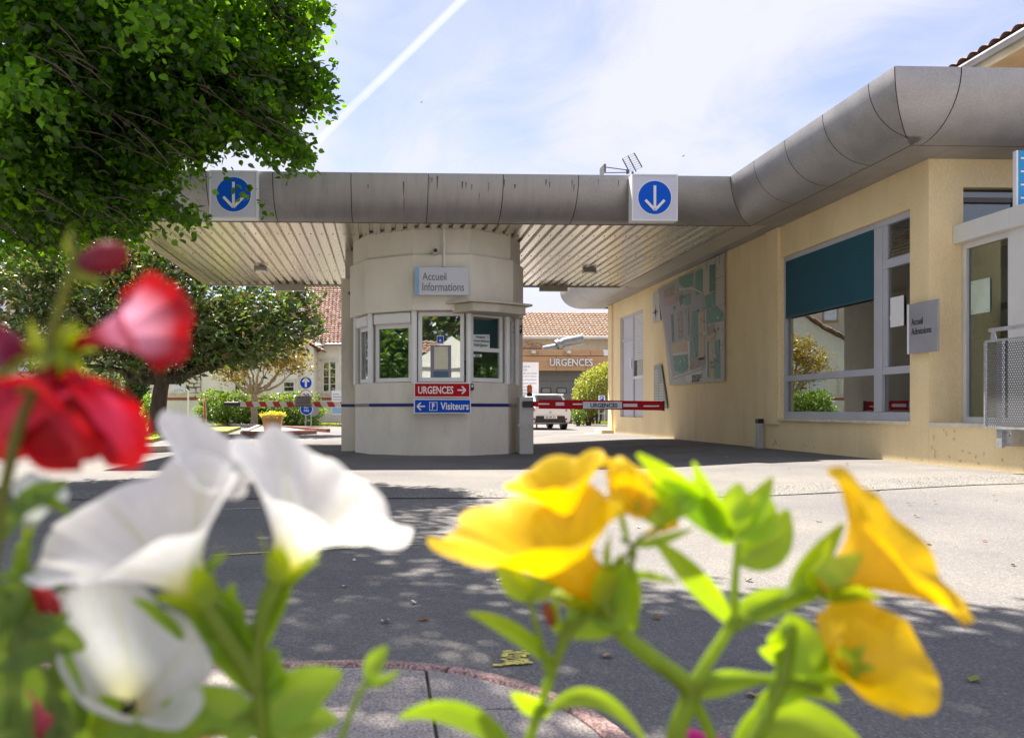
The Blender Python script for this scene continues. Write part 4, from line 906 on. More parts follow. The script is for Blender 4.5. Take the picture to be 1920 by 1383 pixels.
# ================================================================== background, left
def win(parent, px0, py0, px1, py1, Y, cols=2, rows=4, frame=WHITE, wall_y=None):
    """a casement window standing in its reveal"""
    a = P(px0, py1, Y); b = P(px1, py0, Y); w = bpy.data.objects.new('window', None); COL.objects.link(w); w.parent = parent
    y = Y-.03; fw = .07
    MB().box(a.x-.12, b.x+.12, Y-.10, Y-.002, b.z, b.z+.16).build('lintel', STONE, w); MB().box(a.x-.12, b.x+.12, Y-.14, Y-.002, a.z-.12, a.z).build('sill', STONE, w)
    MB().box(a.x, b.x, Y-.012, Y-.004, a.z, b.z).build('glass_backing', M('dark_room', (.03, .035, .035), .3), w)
    MB().box(a.x+.01, b.x-.01, Y-.022, Y-.018, a.z+.01, b.z-.01).build('pane', GLASS, w)
    for k in range(cols+1):
        x = a.x+(b.x-a.x)*k/cols; hw = fw*.5 if k in (0, cols) else fw*.7; MB().box(x-hw, x+hw, Y-.07, Y-.024, a.z, b.z).build('frame', frame, w)
    for k in range(rows+1):
        z = a.z+(b.z-a.z)*k/rows; hw = fw*.5 if k in (0, rows) else fw*.22; MB().box(a.x, b.x, Y-.066, Y-.026, z-hw, z+hw).build('frame', frame, w)
    return w
def quoins(parent, px, py0, py1, Y, wide=.5):
    z = P(px, py1, Y).z; zt = P(px, py0, Y).z; x = P(px, py1, Y).x; k = 0
    while z < zt:
        h = random.uniform(.22, .34); w = wide*(1.0 if k % 2 else .62); MB().box(x-w/2, x+w/2, Y-.05, Y-.002, z, z+h-.025).build('quoin_stone', STONE, parent, bevel=.012); z += h; k += 1
hs = thing('old_house', 'old pale stone house with red clay tiled roof and stone quoins', 'house', P(560, 793, 45))
Yw, Yr = 44.0, 46.0
wx0, wx1 = P(255, 768, Yw).x, P(588, 768, Yw).x; ez1 = P(600, 645, Yr-.5).z
box('wall', WALLW, hs, wx0, wx1, Yw, Yw+8, -.2, 4.4); box('wall', WALLW, hs, wx1, P(760, 768, Yr).x, Yr, Yr+7, -.2, ez1-.02)
MB().slab([(wx0, Yw+.0, 4.4), (wx1, Yw+.0, 4.4), ((wx0+wx1)/2, Yw+.0, 7.4)], (0, .3, 0)).build('gable', WALLW, hs)
tile_roof('roof_tiles', TILE, hs, (P(560, 768, Yr).x, Yr-.45, ez1), (1, 0, 0), (0, 1, 1.02), 8, 7.6, .24, .2, .06)
gx = (wx0+wx1)/2
tile_roof('roof_tiles', TILE, hs, (wx1+.55, Yw-.4, 4.2), (0, 1, 0), (gx-wx1-.55, 0, 3.2), 8, 6.6, .24, .2, .06); tile_roof('roof_tiles', TILE, hs, (wx0-.55, Yw-.4, 4.2), (0, 1, 0), (gx-wx0+.55, 0, 3.2), 8, 6.6, .24, .2, .06)
p = P(566, 622, Yw-.4); q = P(609, 645, Yw-.4); MB().beam(p, q, .12, .18).build('barge_board', M('barge_paint', (.55, .52, .44), .6), hs)
MB().tube([P(640, 646, Yr-.6), P(608, 646, Yr-.6)], .06, 8).build('gutter', MATS['zinc'], hs); MB().tube([P(606, 648, Yr-.5), P(604, 655, Yr-.4), P(591, 660, Yr-.15), P(589, 668, Yr-.1), P(589, 790, Yr-.1)], .05, 8).build('downpipe', M('pipe_brown', (.22, .09, .06), .6), hs, smooth=True)
for (x0, x1, Y) in ((wx0, wx1, Yw), (wx1+.1, wx1+3.2, Yr)):
    box('brick_band', BRICKB, hs, x0, x1, Y-.03, Y-.002, P(500, 750, Y).z, P(500, 745, Y).z); box('ledge', STONE, hs, x0, x1, Y-.08, Y-.032, P(500, 741, Y).z, P(500, 737, Y).z)
win(hs, 606, 678, 630, 734, Yr); win(hs, 532, 716, 552, 734, Yw, 1, 2); win(hs, 440, 690, 462, 734, Yw); win(hs, 325, 690, 347, 734, Yw)
box('shutter_panel', M('blind_white', (.7, .72, .75), .5), hs, P(325, 0, Yw).x, P(347, 0, Yw).x, Yw-.09, Yw-.075, P(0, 730, Yw).z, P(0, 680, Yw).z)
quoins(hs, 593, 660, 790, Yr); quoins(hs, 566, 690, 790, Yw, .45); quoins(hs, 289, 700, 735, Yw, .35)
# irregular stonework panel between the left windows
def stonework(px0, px1, py0, py1, Y):
    a = P(px0, py1, Y); b = P(px1, py0, Y); z = a.z; box('stonework_bed', M('dark_mortar', (.10, .09, .08), .9), hs, a.x, b.x, Y-.04, Y-.002, a.z, b.z); R3 = random.Random(3)
    while z < b.z-.1:
        h = R3.uniform(.22, .36); x = a.x
        while x < b.x-.08:
            w = min(R3.uniform(.25, .5), b.x-x); j = [R3.uniform(-.035, .035) for _ in range(8)]
            MB().slab([(x+.03, Y-.04, z+.03+j[0]*.5), (x+w-.03+j[1], Y-.04, z+.03+j[2]*.5), (x+w-.03, Y-.04, z+h*.5), (x+w-.03+j[3], Y-.04, z+h-.03+j[4]), (x+.03+j[5], Y-.04, z+h-.03+j[6]), (x+.03, Y-.04, z+h*.5)], (0, -.03, 0)).build('stone', STONE, hs); x += w
        z += h
stonework(354, 377, 694, 745, Yw)
# far apartment block
fb = thing('apartment_block', 'cream block with balconies half hidden behind the dark trees', 'building', P(120, 790, 62)); Yf = 60
CRM2 = M('cream_block', (.58, .50, .36), .85, var=.06)
box('wall', CRM2, fb, P(-160, 0, Yf).x, P(262, 0, Yf).x, Yf, Yf+10, -.2, P(0, 470, Yf).z)
box('roof', TILE, fb, P(-170, 0, Yf).x, P(270, 0, Yf).x, Yf-.6, Yf+10.5, P(0, 470, Yf).z, P(0, 462, Yf).z)
for (x0, y0, x1, y1) in ((-30, 520, 18, 596), (36, 538, 62, 600), (110, 540, 140, 600), (170, 540, 200, 600), (30, 650, 60, 700), (100, 650, 130, 700), (206, 690, 232, 712), (205, 740, 216, 762)):
    a = P(x0, y1, Yf); b = P(x1, y0, Yf); w = bpy.data.objects.new('window', None); COL.objects.link(w); w.parent = fb
    MB().box(a.x, b.x, Yf-.06, Yf-.002, a.z, b.z).build('frame', M('frame_ochre', (.35, .27, .14), .6), w); MB().box(a.x+.2, b.x-.2, Yf-.08, Yf-.062, a.z+.2, b.z-.2).build('blind', MATS['blind_white'], w)
for py in (706, 640):
    a = P(150, py, Yf-1.4); b = P(250, py, Yf-1.4); bl = MB().box(a.x, b.x, Yf-1.4, Yf-.01, a.z-.15, a.z).build('balcony', CRM2, fb)
    for k in range(26): MB().box(a.x+(b.x-a.x)*k/25-.02, a.x+(b.x-a.x)*k/25+.02, Yf-1.38, Yf-1.34, a.z, a.z+1.0).build('baluster', STEEL, bl)
    MB().box(a.x, b.x, Yf-1.4, Yf-1.33, a.z+1.0, a.z+1.06).build('rail', STEEL, bl)
a = P(226, 766, Yf-.1); b = P(237, 727, Yf-.1); box('door', M('door_wood', (.30, .20, .11), .6), fb, a.x, b.x, Yf-.08, Yf-.002, 0, b.z); box('column', STONE, fb, P(219, 0, Yf-.2).x, P(224, 0, Yf-.2).x, Yf-.4, Yf-.1, 0, P(0, 722, Yf).z)

# lawns, kerbs and the little traffic island
def flat(name, poly, z, mat, kind='stuff', h=.25): o = MB().prism(poly, z-h, z).build(name, mat); tag(o, kind=kind); return o
g = lambda px, py: tuple(PZ(px, py, 0.0)[:2])
lawn = flat('lawn', [g(385, 801), g(450, 797), (P(450, 0, 43.9).x, 43.9), (P(250, 0, 43.9).x, 43.9), (P(230, 0, 30).x, 30), g(250, 830), g(285, 830)], .09, GRASS)
lawn2 = flat('lawn', [g(505, 796.5), g(600, 798), (P(645, 0, 36).x, 36.5), (P(645, 0, 45).x, 45.9), (P(500, 0, 43.9).x, 43.9)], .085, GRASS)
lawn3 = flat('lawn', [g(395, 806), g(452, 804), g(420, 815), g(385, 818)], .1, GRASS)
def grass_tufts(poly, n, z, name='grass'):
    xs = [p[0] for p in poly]; ysl = [p[1] for p in poly]; pts = []
    for _ in range(n*3):
        x, y = random.uniform(min(xs), max(xs)), random.uniform(min(ysl), max(ysl)); c = False
        for i in range(len(poly)):
            (x1, y1), (x2, y2) = poly[i], poly[i-1]
            if (y1 > y) != (y2 > y) and x < (x2-x1)*(y-y1)/(y2-y1)+x1: c = not c
        if c: pts.append((x, y, z))
        if len(pts) >= n: break
    o = leaf_cloud(name, pts, .09, LANCE, leafmat('grass_blade', (.12, .19, .02), (.26, .30, .05), .35, .03), None, up=.1, droop=-1.6); tag(o, kind='stuff')
grass_tufts([g(385, 801), g(450, 797), (P(450, 0, 40).x, 40), (P(300, 0, 40).x, 40), g(285, 828)], 9000, .09); grass_tufts([g(505, 796.5), g(600, 798), (P(640, 0, 36).x, 36.5), (P(500, 0, 41).x, 41)], 6000, .085)
KB = M('kerb_rust', (.26, .12, .09), .85, var=.25, scale=8); KC = M('kerb_concrete', (.42, .39, .35), .85, var=.1)
def kerb(pts, mat, label, w=.15, h=.13, n=1):
    t = thing('kerb', label, 'kerb', (*pts[0], 0))
    for a, b in zip(pts[:-1], pts[1:]):
        A, B = Vector((*a, h/2)), Vector((*b, h/2)); m = max(1, int((B-A).length/1.0))
        for k in range(m): MB().beam(A.lerp(B, (k+.01)/m), A.lerp(B, (k+.99)/m), w, h).build('kerb_stone', mat, t, bevel=.015)
kerb([g(455, 816), g(520, 816), g(592, 813)], KB, 'rusty red kerb in front of the wooden planter'); kerb([g(455, 816), g(486, 801)], KC, 'pale kerb running back left of the wooden planter'); kerb([g(534, 803.5), g(616, 810)], KB, 'rusty kerb end right of the wooden planter')
kerb([g(385, 795), g(440, 799), g(486, 801)], KC, 'pale kerb along the lawn edge behind the left barrier'); kerb([g(600, 798), g(650, 797.5)], KB, 'dark red kerb below the pale old house'); kerb([g(240, 850), g(330, 846), g(385, 822)], KC, 'pale kerb around the foot of the big tree')
flat('planting_bed', [g(462, 814), g(490, 802), g(534, 804), g(588, 812)], .07, M('island_gravel', (.36, .30, .25), .9, var=.2, scale=6, speck=.5, sscale=40), 'structure')
# wooden planter with yellow flowers
pl = thing('planter_box', 'square wooden planter with yellow flowers beyond the striped barrier', 'planter', P(511, 806, 28)); c = PZ(511, 808, .07); WOOD = M('planter_wood', (.40, .24, .11), .7, var=.2, scale=8, stretch=(1, 1, 4)); cx_, cy_ = c.x, c.y; rr = .36
oct_ = lambda r: [(cx_+r*math.cos(PI/6+PI/3*k), cy_+r*math.sin(PI/6+PI/3*k)) for k in range(6)]
o0, o1 = oct_(rr*.86), oct_(rr*1.12)
for k in range(6):
    A, B, C2, D2 = o0[k], o0[(k+1) % 6], o1[(k+1) % 6], o1[k]
    for r in range(3):
        f0, f1 = r/3, (r+1)/3-.02; z0 = .08+.55*f0; z1 = .08+.55*f1; lp = lambda u, v, f: (u[0]+(v[0]-u[0])*f, u[1]+(v[1]-u[1])*f)
        nx = Vector(((A[0]+B[0])/2-cx_, (A[1]+B[1])/2-cy_, 0)).normalized()*-.03
        MB().slab([(*lp(A, D2, f0), z0), (*lp(B, C2, f0), z0), (*lp(B, C2, f1), z1), (*lp(A, D2, f1), z1)], nx).build('plank', WOOD, pl)
MB().prism(oct_(rr*1.05), .5, .56).build('soil', M('soil', (.05, .035, .025), .95), pl)
fl = leaf_cloud('flowers', in_ellipsoid((cx_, cy_, .62), (.46, .46, .14), 900, .5), .06, ROUND, leafmat('bedding_flower', (.30, .36, .05), (.62, .50, .08), .3, .03), pl, up=.8, droop=0); fl['kind'] = 'stuff'
# hedge and shrubs
def shrub(name, label, c, r, n, size, mat, tm=ROUND, shell=.33, stem=.06):
    c = Vector(c); t = thing(name, label, 'shrub', (c.x, c.y, 0)); lumps = []
    pts = in_ellipsoid(c, r, n, shell); ph = RNG.uniform(0, 6, 3)
    d = (pts-np.array(c[:]))/np.array(r); bump = 1+.10*np.sin(d[:, 0]*7+ph[0])+.09*np.sin(d[:, 2]*8+ph[1])+.08*np.sin(d[:, 1]*9+ph[2]); pts = np.array(c[:])+d*bump[:, None]*np.array(r); pts[:, 2] = np.maximum(pts[:, 2], .1)
    leaf_cloud('foliage', pts, size, tm, mat, t, up=.3, droop=.1, out_from=(c.x, c.y, c.z-.3))
    for k in range(4): MB().tube([(c.x+random.uniform(-.2, .2)*r[0], c.y, 0), (c.x+random.uniform(-.6, .6)*r[0], c.y+random.uniform(-.5, .5)*r[1], c.z)], [stem, stem*.4], 6).build('stem', BARK, t)
    return t
ph = lambda px, py, Y: P(px, py, Y)
shrub('hedge_shrub', 'bright green rounded hedge left of the bare-stemmed tree', ph(420, 768, 38.2), (1.5, .8, 1.0), 4200, .13, L_HEDGE); shrub('hedge_shrub', 'bright green rounded hedge right of the bare-stemmed tree', ph(545, 772, 38.8), (2.0, .8, .95), 4600, .13, L_HEDGE)
shrub('hedge_shrub', 'green hedge behind the trunk of the bare-stemmed tree', ph(478, 774, 38.8), (1.3, .6, .75), 2600, .13, L_HEDGE)
shrub('garden_shrub', 'round speckled bush left of the cypress', ph(190, 722, 50), (1.9, 1.2, 1.5), 3600, .17, leafmat('bush_leaf', (.06, .10, .04), (.20, .22, .09), .3, .06)); shrub('garden_shrub', 'small light green shrub beside the big trunk', ph(283, 770, 32), (.45, .4, .75), 900, .11, L_HEDGE)
cyp = thing('cypress', 'narrow dark green clipped cypress standing left of the big trunk', 'tree', P(257, 793, 36)); c0 = P(257, 770, 36); pts = []
for _ in range(6500):
    z = random.uniform(0.1, P(257, 688, 36).z); rr_ = .52*(1-.25*(z/3)**3)*math.sqrt(random.random()); th = random.uniform(0, 2*PI); pts.append((c0.x+rr_*math.cos(th)*1.1, 36+rr_*math.sin(th), z))
leaf_cloud('foliage', pts, .16, LANCE, L_CYP, cyp, up=0, droop=-2.0); MB().tube([(c0.x, 36, 0), (c0.x, 36, 2.4)], [.09, .03], 7).build('trunk', BARK, cyp)
# ------------------------------------------------------------------ trees
def limb(mb, a, b, r0, r1, wob=.12, n=7, bend=(0, 0, 0)):
    a, b = Vector(a), Vector(b); pts = []
    for i in range(n+1):
        t = i/n; p = a.lerp(b, t)+Vector(bend)*math.sin(PI*t); w = wob*math.sin(PI*t); pts.append(p+Vector((random.uniform(-w, w), random.uniform(-w, w), random.uniform(-w, w))))
    mb.tube(pts, [r0+(r1-r0)*(i/n)**.8 for i in range(n+1)], 9); return pts
def magnolia():
    Y = 24.0; b = PZ(293, 815); b.z = 0; Y = b.y; t = thing('magnolia_tree', 'big dark glossy-leaved tree with thick trunk behind the red petunias', 'tree', b)
    mb = MB(); top = P(305, 700, Y); limb(mb, b-Vector((0, 0, .1)), top, .30, .22, .04); mb.build('trunk', BARK, t, smooth=True)
    crown = [(300, 580, 140, 130, 0), (150, 560, 160, 120, 1.0), (60, 600, 110, 130, .5), (430, 590, 130, 92, 0), (520, 605, 76, 62, -.3), (230, 500, 170, 80, .5), (380, 635, 110, 50, 0), (450, 650, 90, 40, -.6), (180, 660, 90, 60, 0), (330, 668, 80, 26, .2), (60, 490, 120, 60, 1.5), (300, 470, 110, 60, 1.5), (160, 460, 120, 50, 1.5), (540, 560, 60, 40, .6), (565, 610, 36, 28, 0)]
    pts = []; s = Y/F
    for (px, py, rx, rz, dy) in crown:
        c = P(px, py, Y+dy); n = int(rx*rz/(30 if px > 250 else 44)); cs = in_ellipsoid(c, (rx*s, min(rx, 130)*s*1.0, rz*s), n, .55); pts.append(sprays(cs, 8, .34, .10, .0, out_from=(c.x, c.y, c.z-.6)))
        mb = MB(); limb(mb, top-Vector((0, 0, .2)), c+Vector((0, 0, -.25*rz*s)), .13, .03, .2, bend=(0, 0, -.2)); mb.build('limb', BARK, t, smooth=True)
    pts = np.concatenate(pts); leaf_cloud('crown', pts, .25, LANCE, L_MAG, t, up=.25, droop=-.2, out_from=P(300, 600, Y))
magnolia()
def pruned_tree():
    b = P(476, 796, 36.8); b.z = .08; t = thing('pruned_tree', 'small pollarded tree with pale bare limbs and golden leaves', 'tree', b); Y = b.y
    mb = MB(); fork = P(477, 738, Y); limb(mb, b-Vector((0, 0, .1)), fork, .19, .14, .03); mb.build('trunk', BARKL, t, smooth=True)
    tips = [(420, 690, .4), (445, 675, -.8), (470, 670, .9), (500, 680, -.5), (530, 690, .7), (560, 690, -.2), (515, 650, .3), (435, 710, 1), (548, 660, .9), (455, 655, 0), (490, 655, -1)]; pts = []
    for (px, py, dy) in tips:
        e = P(px, py, Y+dy); mid = fork.lerp(e, .5)+Vector((0, dy*.2, -.25)); mb = MB(); limb(mb, fork, mid, .09, .055, .06, 5); limb(mb, mid, e, .055, .015, .1, 5)
        for k in range(4):
            q = mid.lerp(e, random.uniform(.2, .9)); limb(mb, q, q+Vector((random.uniform(-.5, .5), random.uniform(-.4, .4), random.uniform(.2, .7))), .022, .006, .05, 4)
        mb.build('limb', BARKL, t, smooth=True); pts.append(sprays(in_ellipsoid(e+Vector((0, 0, .25)), (.85, .8, .55), 70, .5), 9, .3, .09, -.2))
    leaf_cloud('crown', np.concatenate(pts), .12, ROUND, L_GOLD, t, up=.4, droop=.1)
pruned_tree()
def lime():
    b = Vector((-6.2, 8.6, 0)); t = thing('lime_tree', 'large lime tree with heart-shaped bright green leaves overhanging the canopy corner', 'tree', b)
    mb = MB(); fork = b+Vector((.1, 0, 4.4)); limb(mb, b-Vector((0, 0, .1)), fork, .34, .24, .05); mb.build('trunk', BARK, t, smooth=True)
    # (px, py, Y, rx px, rz px, depth m, sprays)
    C = [(60, 120, 8.6, 250, 180, 1.8, 900), (250, 80, 8.8, 210, 160, 1.6, 900), (420, 50, 9.2, 108, 120, 1.3, 500), (520, 12, 9.4, 60, 36, .8, 170), (445, 140, 9.2, 85, 60, 1.1, 340), (552, 150, 9.3, 40, 20, .6, 90), (372, 145, 9.0, 112, 62, 1.2, 420), (462, 205, 8.8, 62, 34, .8, 150), (520, 262, 8.7, 26, 10, .3, 36), (220, 220, 8.8, 140, 76, 1.4, 480), (100, 320, 8.8, 140, 100, 1.6, 540), (320, 215, 8.4, 62, 28, .8, 120), (225, 295, 8.2, 50, 18, .6, 80), (150, 375, 8.4, 110, 36, .9, 200), (30, 400, 8.8, 90, 50, 1, 200), (385, 222, 8.2, 30, 10, .4, 30), (440, 350, 8.0, 4, 4, .1, 2), (300, 372, 7.9, 34, 6, .25, 18), (10, 180, 7.3, 120, 140, 1.0, 260), (90, 40, 7.5, 120, 90, .9, 240), (40, 160, 5.6, 50, 26, .3, 12), (240, 30, 5.8, 40, 22, .3, 12), (330, 50, 7.5, 60, 40, .5, 60),
         (60, -180, 9.4, 330, 180, 2.4, 1500), (200, -90, 10.2, 240, 130, 1.6, 900), (100, -500, 9.0, 420, 260, 2.8, 1100)]
    pts = []
    for i, (px, py, Y, rx, rz, dy, n) in enumerate(C):
        c = P(px, py, Y); s = Y/F; cs = in_ellipsoid(c, (rx*s, dy, rz*s), n, .5); pts.append(sprays(cs, 11, .36, .05, .35, out_from=(b.x, b.y, c.z)))
        if n < 60: continue
        mb = MB(); limb(mb, fork+Vector((0, 0, random.uniform(-.6, 1))), c, .07, .015, .2, 8, (0, 0, .25)); mb.build('limb', BARK, t, smooth=True)
    # loose sprays that break the outline
    for (px, py) in [(588, 15), (596, 42), (600, 138), (603, 160), (592, 182), (570, 192), (556, 284), (562, 298), (535, 292), (505, 296), (470, 288), (440, 285), (350, 418), (325, 408), (295, 400), (270, 400), (230, 425), (180, 445), (120, 455), (60, 462), (575, 55), (548, 268), (590, 0), (515, 275), (490, 282)]:
        Y = random.uniform(8.0, 9.2); c = P(px-10, py-14, Y); cs = in_ellipsoid(c, (.09, .2, .07), 5, .6); pts.append(sprays(cs, 6, .22, .03, .3, out_from=(b.x, b.y, c.z)))
    # the crown reaches on over the street, above the picture
    for (c, r, n) in [((-3.2, 5.9, 6.8), (2.2, 2.0, 1.2), 800), ((-1.0, 5.35, 6.8), (1.9, 1.0, .8), 760), ((-3.1, 7.6, 7.9), (1.7, 1.8, 1.0), 600), ((-5.4, 8.2, 8.4), (3.0, 3.0, 1.9), 1100), ((0.4, 5.2, 7.0), (1.2, .7, .6), 380), ((-1.9, 3.3, 6.9), (1.8, 1.4, .9), 150)]:
        cs = in_ellipsoid(c, r, n, .5); pts.append(sprays(cs, 10, .42, .07, .45, out_from=(b.x, b.y, c[2])))
        mb = MB(); limb(mb, fork+Vector((0, 0, .8)), c, .09, .02, .25, 9, (0, 0, .5)); mb.build('limb', BARK, t, smooth=True)
    tw = MB(); R6 = random.Random(8)
    for _ in range(170):   # thin twigs hanging through the leaves
        (px, py, Y, rx, rz, dy, n) = R6.choice([q for q in C[:20] if q[6] >= 150]); s_ = Y/F; p = P(px+R6.uniform(-.9, .9)*rx, py+R6.uniform(-.6, .9)*rz, Y-R6.uniform(.3, 1.0)*dy); d = Vector((R6.uniform(.1, .5), R6.uniform(-.2, .1), -R6.uniform(.05, .35)))
        tw.tube([p, p+d*.5+Vector((0, 0, .03)), p+d], [.008, .006, .003], 5)
    o = tw.build('twigs', BARK, t); o['kind'] = 'stuff'
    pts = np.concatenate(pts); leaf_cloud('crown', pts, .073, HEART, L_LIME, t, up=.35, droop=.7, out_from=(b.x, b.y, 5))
lime()
# ------------------------------------------------------------------ signs at the left
def round_sign(px, py, d_px, Y, face, parts, t, rim=SIGNW, yaw=0):
    c = P(px, py, Y); r = d_px/2*Y/F; ax = (math.sin(yaw), math.cos(yaw), 0)
    MB().lathe(c, [(r, -.012), (r, 0)], 28, ax).build('disc_rim', rim, t); MB().lathe(c, [(r*.9, -.018), (r*.9, -.0125)], 28, ax).build('disc', face, t); return c, r
rs = thing('road_sign_post', 'post with blue arrow disc, speed limit twenty and second blue disc', 'road sign', P(574, 797, 37)); Y = 37.0
MB().tube([P(573, 797, Y), P(573, 706, Y)], .035, 8).build('pole', STEEL, rs); MB().tube([P(583, 797, Y+.2), P(583, 765, Y+.2)], .035, 8).build('pole', STEEL, rs)
c, r = round_sign(573.5, 717.5, 24, Y-.05, BLUE, (), rs); MB().box(c.x-.05, c.x+.05, Y-.075, Y-.069, c.z-.2, c.z+.2).build('arrow_shaft', SIGNW, rs); m2 = MB()
for q in (-1, 1): m2.beam((c.x, Y-.079, c.z+.22), (c.x+q*.15, Y-.079, c.z+.05), .09, .006, up=(0, 1, 0))
m2.build('arrow_head', SIGNW, rs)
c, r = round_sign(574, 742.5, 24, Y-.05, SIGNW, (), rs, rim=RED); text(rs, '20', c+Vector((0, -.025, 0)), .32, .26, TXTD)
c, r = round_sign(574.5, 766, 24, Y-.05, BLUE, (), rs); text(rs, 'AU\nPAS', c+Vector((0, -.025, -.02)), .26, .26, SIGNW); MB().lathe(P(588, 770, Y+.2), [(.28, -.01), (.28, 0)], 24, (0, 1, 0)).build('disc_back', M('sign_back', (.3, .31, .32), .5), rs)
ib = thing('notice_board', 'white and blue notice board on legs beside the left booth edge', 'notice board', P(633, 797, 37)); a = P(622, 777, Y); b = P(648, 732, Y)
MB().box(a.x, b.x, Y-.03, Y, a.z, b.z).build('board', SIGNW, ib); MB().box(a.x+.03, b.x, Y-.04, Y-.031, a.z+.05, a.z+.35).build('blue_panel', M('board_blue', (.25, .45, .62), .5), ib); MB().box(P(637, 0, Y).x-.03, P(637, 0, Y).x+.03, Y, Y+.05, 0, a.z+.3).build('leg', STEEL, ib)
for k, wdt in enumerate((.3, .5, .42, .48, .45)): MB().box(a.x+.06, a.x+.06+wdt, Y-.036, Y-.0305, b.z-.2-k*.13, b.z-.16-k*.13).build('text_line', M('grey_print', (.3, .33, .38), .6), ib)
rd = thing('road_sign_post', 'red round sign seen almost edge-on on a thin post', 'road sign', P(384, 806, 29)); Y2 = 29.0; c, r = round_sign(383, 766, 44, Y2, M('sign_red_dull', (.45, .07, .06), .5), (), rd, rim=RED, yaw=1.3); MB().tube([P(387, 806, Y2+.1), P(384, 745, Y2+.1)], .03, 8).build('pole', STEEL, rd)
wp = thing('lamp_post', 'thin white post in front of the pale old house', 'post', P(353, 800, 35)); MB().tube([P(353, 800, 35), P(353, 728, 35)], .04, 8).build('shaft', WHITE, wp); MB().tube([P(353, 729, 35), P(350, 729, 34.8)], .05, 8).build('cap', WHITE, wp)
# ================================================================== background, right gap
ug = thing('emergency_building', 'tiled building with orange panel front reading URGENCES and grey shutter door', 'building', P(1060, 790, 47)); Y = 46.0
tile_roof('roof_tiles', TILEO, ug, (P(900, 0, 58).x, 57.4, P(0, 629, 57.4).z), (1, 0, 0), (0, 1, .56), 20, 5.3, .3, .42, .07)
box('ridge', TILEO, ug, P(900, 0, 62).x, P(900, 0, 62).x+20, 61.9, 62.3, P(0, 594, 62).z-.1, P(0, 592, 62).z+.1)
box('upper_wall', M('upper_wall', (.52, .45, .33), .85, var=.12, scale=3, stain=.4), ug, P(900, 0, 58).x, P(900, 0, 58).x+20, 58, 62, 0, P(0, 630, 57.4).z); box('gutter', MATS['barge_paint'], ug, P(900, 0, 58).x, P(900, 0, 58).x+20, 57.2, 57.45, P(0, 632, 57.4).z, P(0, 628, 57.4).z)
box('wall', M('ug_wall', (.45, .40, .33), .85), ug, P(930, 0, Y).x, P(1200, 0, Y).x, Y, Y+8, -.2, P(0, 652, Y).z)
ORP = M('orange_panel', (.52, .31, .16), .5, var=.1, scale=2, stretch=(.3, 1, 3)); a_z = [P(0, yy, Y-1).z for yy in (693, 665, 664, 652.5)]
xs = [P(px, 0, Y-1).x for px in (975, 1043, 1098.5, 1155, 1210)]
box('panel_backing', DARK, ug, P(984, 0, Y-1).x, xs[-1], Y-.97, Y-.002, a_z[0]+.02, a_z[3]-.02)
for i in range(4): box('front_panel', ORP, ug, xs[i]+.012, xs[i+1]-.012, Y-1.02, Y-.98, a_z[0], a_z[1], bevel=.004)
xs2 = [P(px, 0, Y-1).x for px in (975, 1008, 1057, 1107, 1131)]
for i in range(4): box('upper_panel', ORP, ug, xs2[i]+.012, xs2[i+1]-.012, Y-1.06, Y-.98, a_z[2], a_z[3], bevel=.004)
box('upper_panel', SIGNW, ug, xs2[-1]+.012, P(1160, 0, Y-1).x, Y-1.06, Y-.98, a_z[2], a_z[3]); pa = P(1140, 0, Y-1.1); text(ug, 'E', (P(1142.5, 658, Y-1.07)), .12, .22, TXTD)
a = P(1030.5, 686, Y-1.1); b = P(1111, 672.5, Y-1.1); text(ug, 'URGENCES', ((a.x+b.x)/2, Y-1.1, (a.z+b.z)/2), b.x-a.x, b.z-a.z, M('letter_white', (.8, .8, .8), .4), thick=.12, bold=.015)
for px in (999.5, 1065.5): p = P(px, 660, Y-1.1); sp_ = MB().box(p.x-.12, p.x+.12, Y-1.35, Y-1.06, p.z-.1, p.z+.1).build('floodlight', STEEL, ug); MB().box(p.x-.1, p.x+.1, Y-1.36, Y-1.351, p.z-.08, p.z+.06).build('lamp_glass', FRAMEW, sp_)
GD = M('garage_grey', (.20, .20, .19), .6, var=.06); z0 = 0.0; z1 = P(0, 693.5, Y).z; x0, x1 = P(1010, 0, Y).x, P(1112, 0, Y).x; nz_ = 5
gd = bpy.data.objects.new('garage_door', None); COL.objects.link(gd); gd.parent = ug
for k in range(nz_): MB().box(x0, x1, Y-.1, Y-.004, z0+(z1-z0)*k/nz_+.01, z0+(z1-z0)*(k+1)/nz_-.01).build('door_section', GD, gd)
for px in (1024, 1053, 1083): 
    c = P(px, 732, Y-.1); sh = [(c.x+.32*math.copysign(abs(math.cos(t))**.5, math.cos(t)), Y-.1, c.z+.19*math.copysign(abs(math.sin(t))**.5, math.sin(t))) for t in [2*PI*k/24 for k in range(24)]]; sh2 = [(c.x+(x-c.x)*.82, y-.02, c.z+(z-c.z)*.74) for x, y, z in sh]
    MB().slab(sh, (0, -.02, 0)).build('window_rim', BLACK, gd); MB().slab(sh2, (0, -.006, 0)).build('pane', M('door_pane', (.25, .27, .27), .2), gd)
MB().tube([P(1018, 656, 50), P(1040, 652, 50), P(1058, 642, 50), P(1092, 636, 50)], [.28, .28, .33, .35], 14).build('vent_duct', M('duct_metal', (.17, .18, .19), .5, metal=.5), ug, smooth=True)
MB().tube([P(1044, 649, 49.9), P(1050, 646, 49.9)], .42, 14).build('duct_collar', M('duct_metal', (.17, .18, .19), .5, metal=.5), ug, smooth=True)
MB().slab([P(960, 652, 52), P(1040, 652, 52), P(960, 628, 52)], (0, 2, 0)).build('side_roof', TILEO, ug)
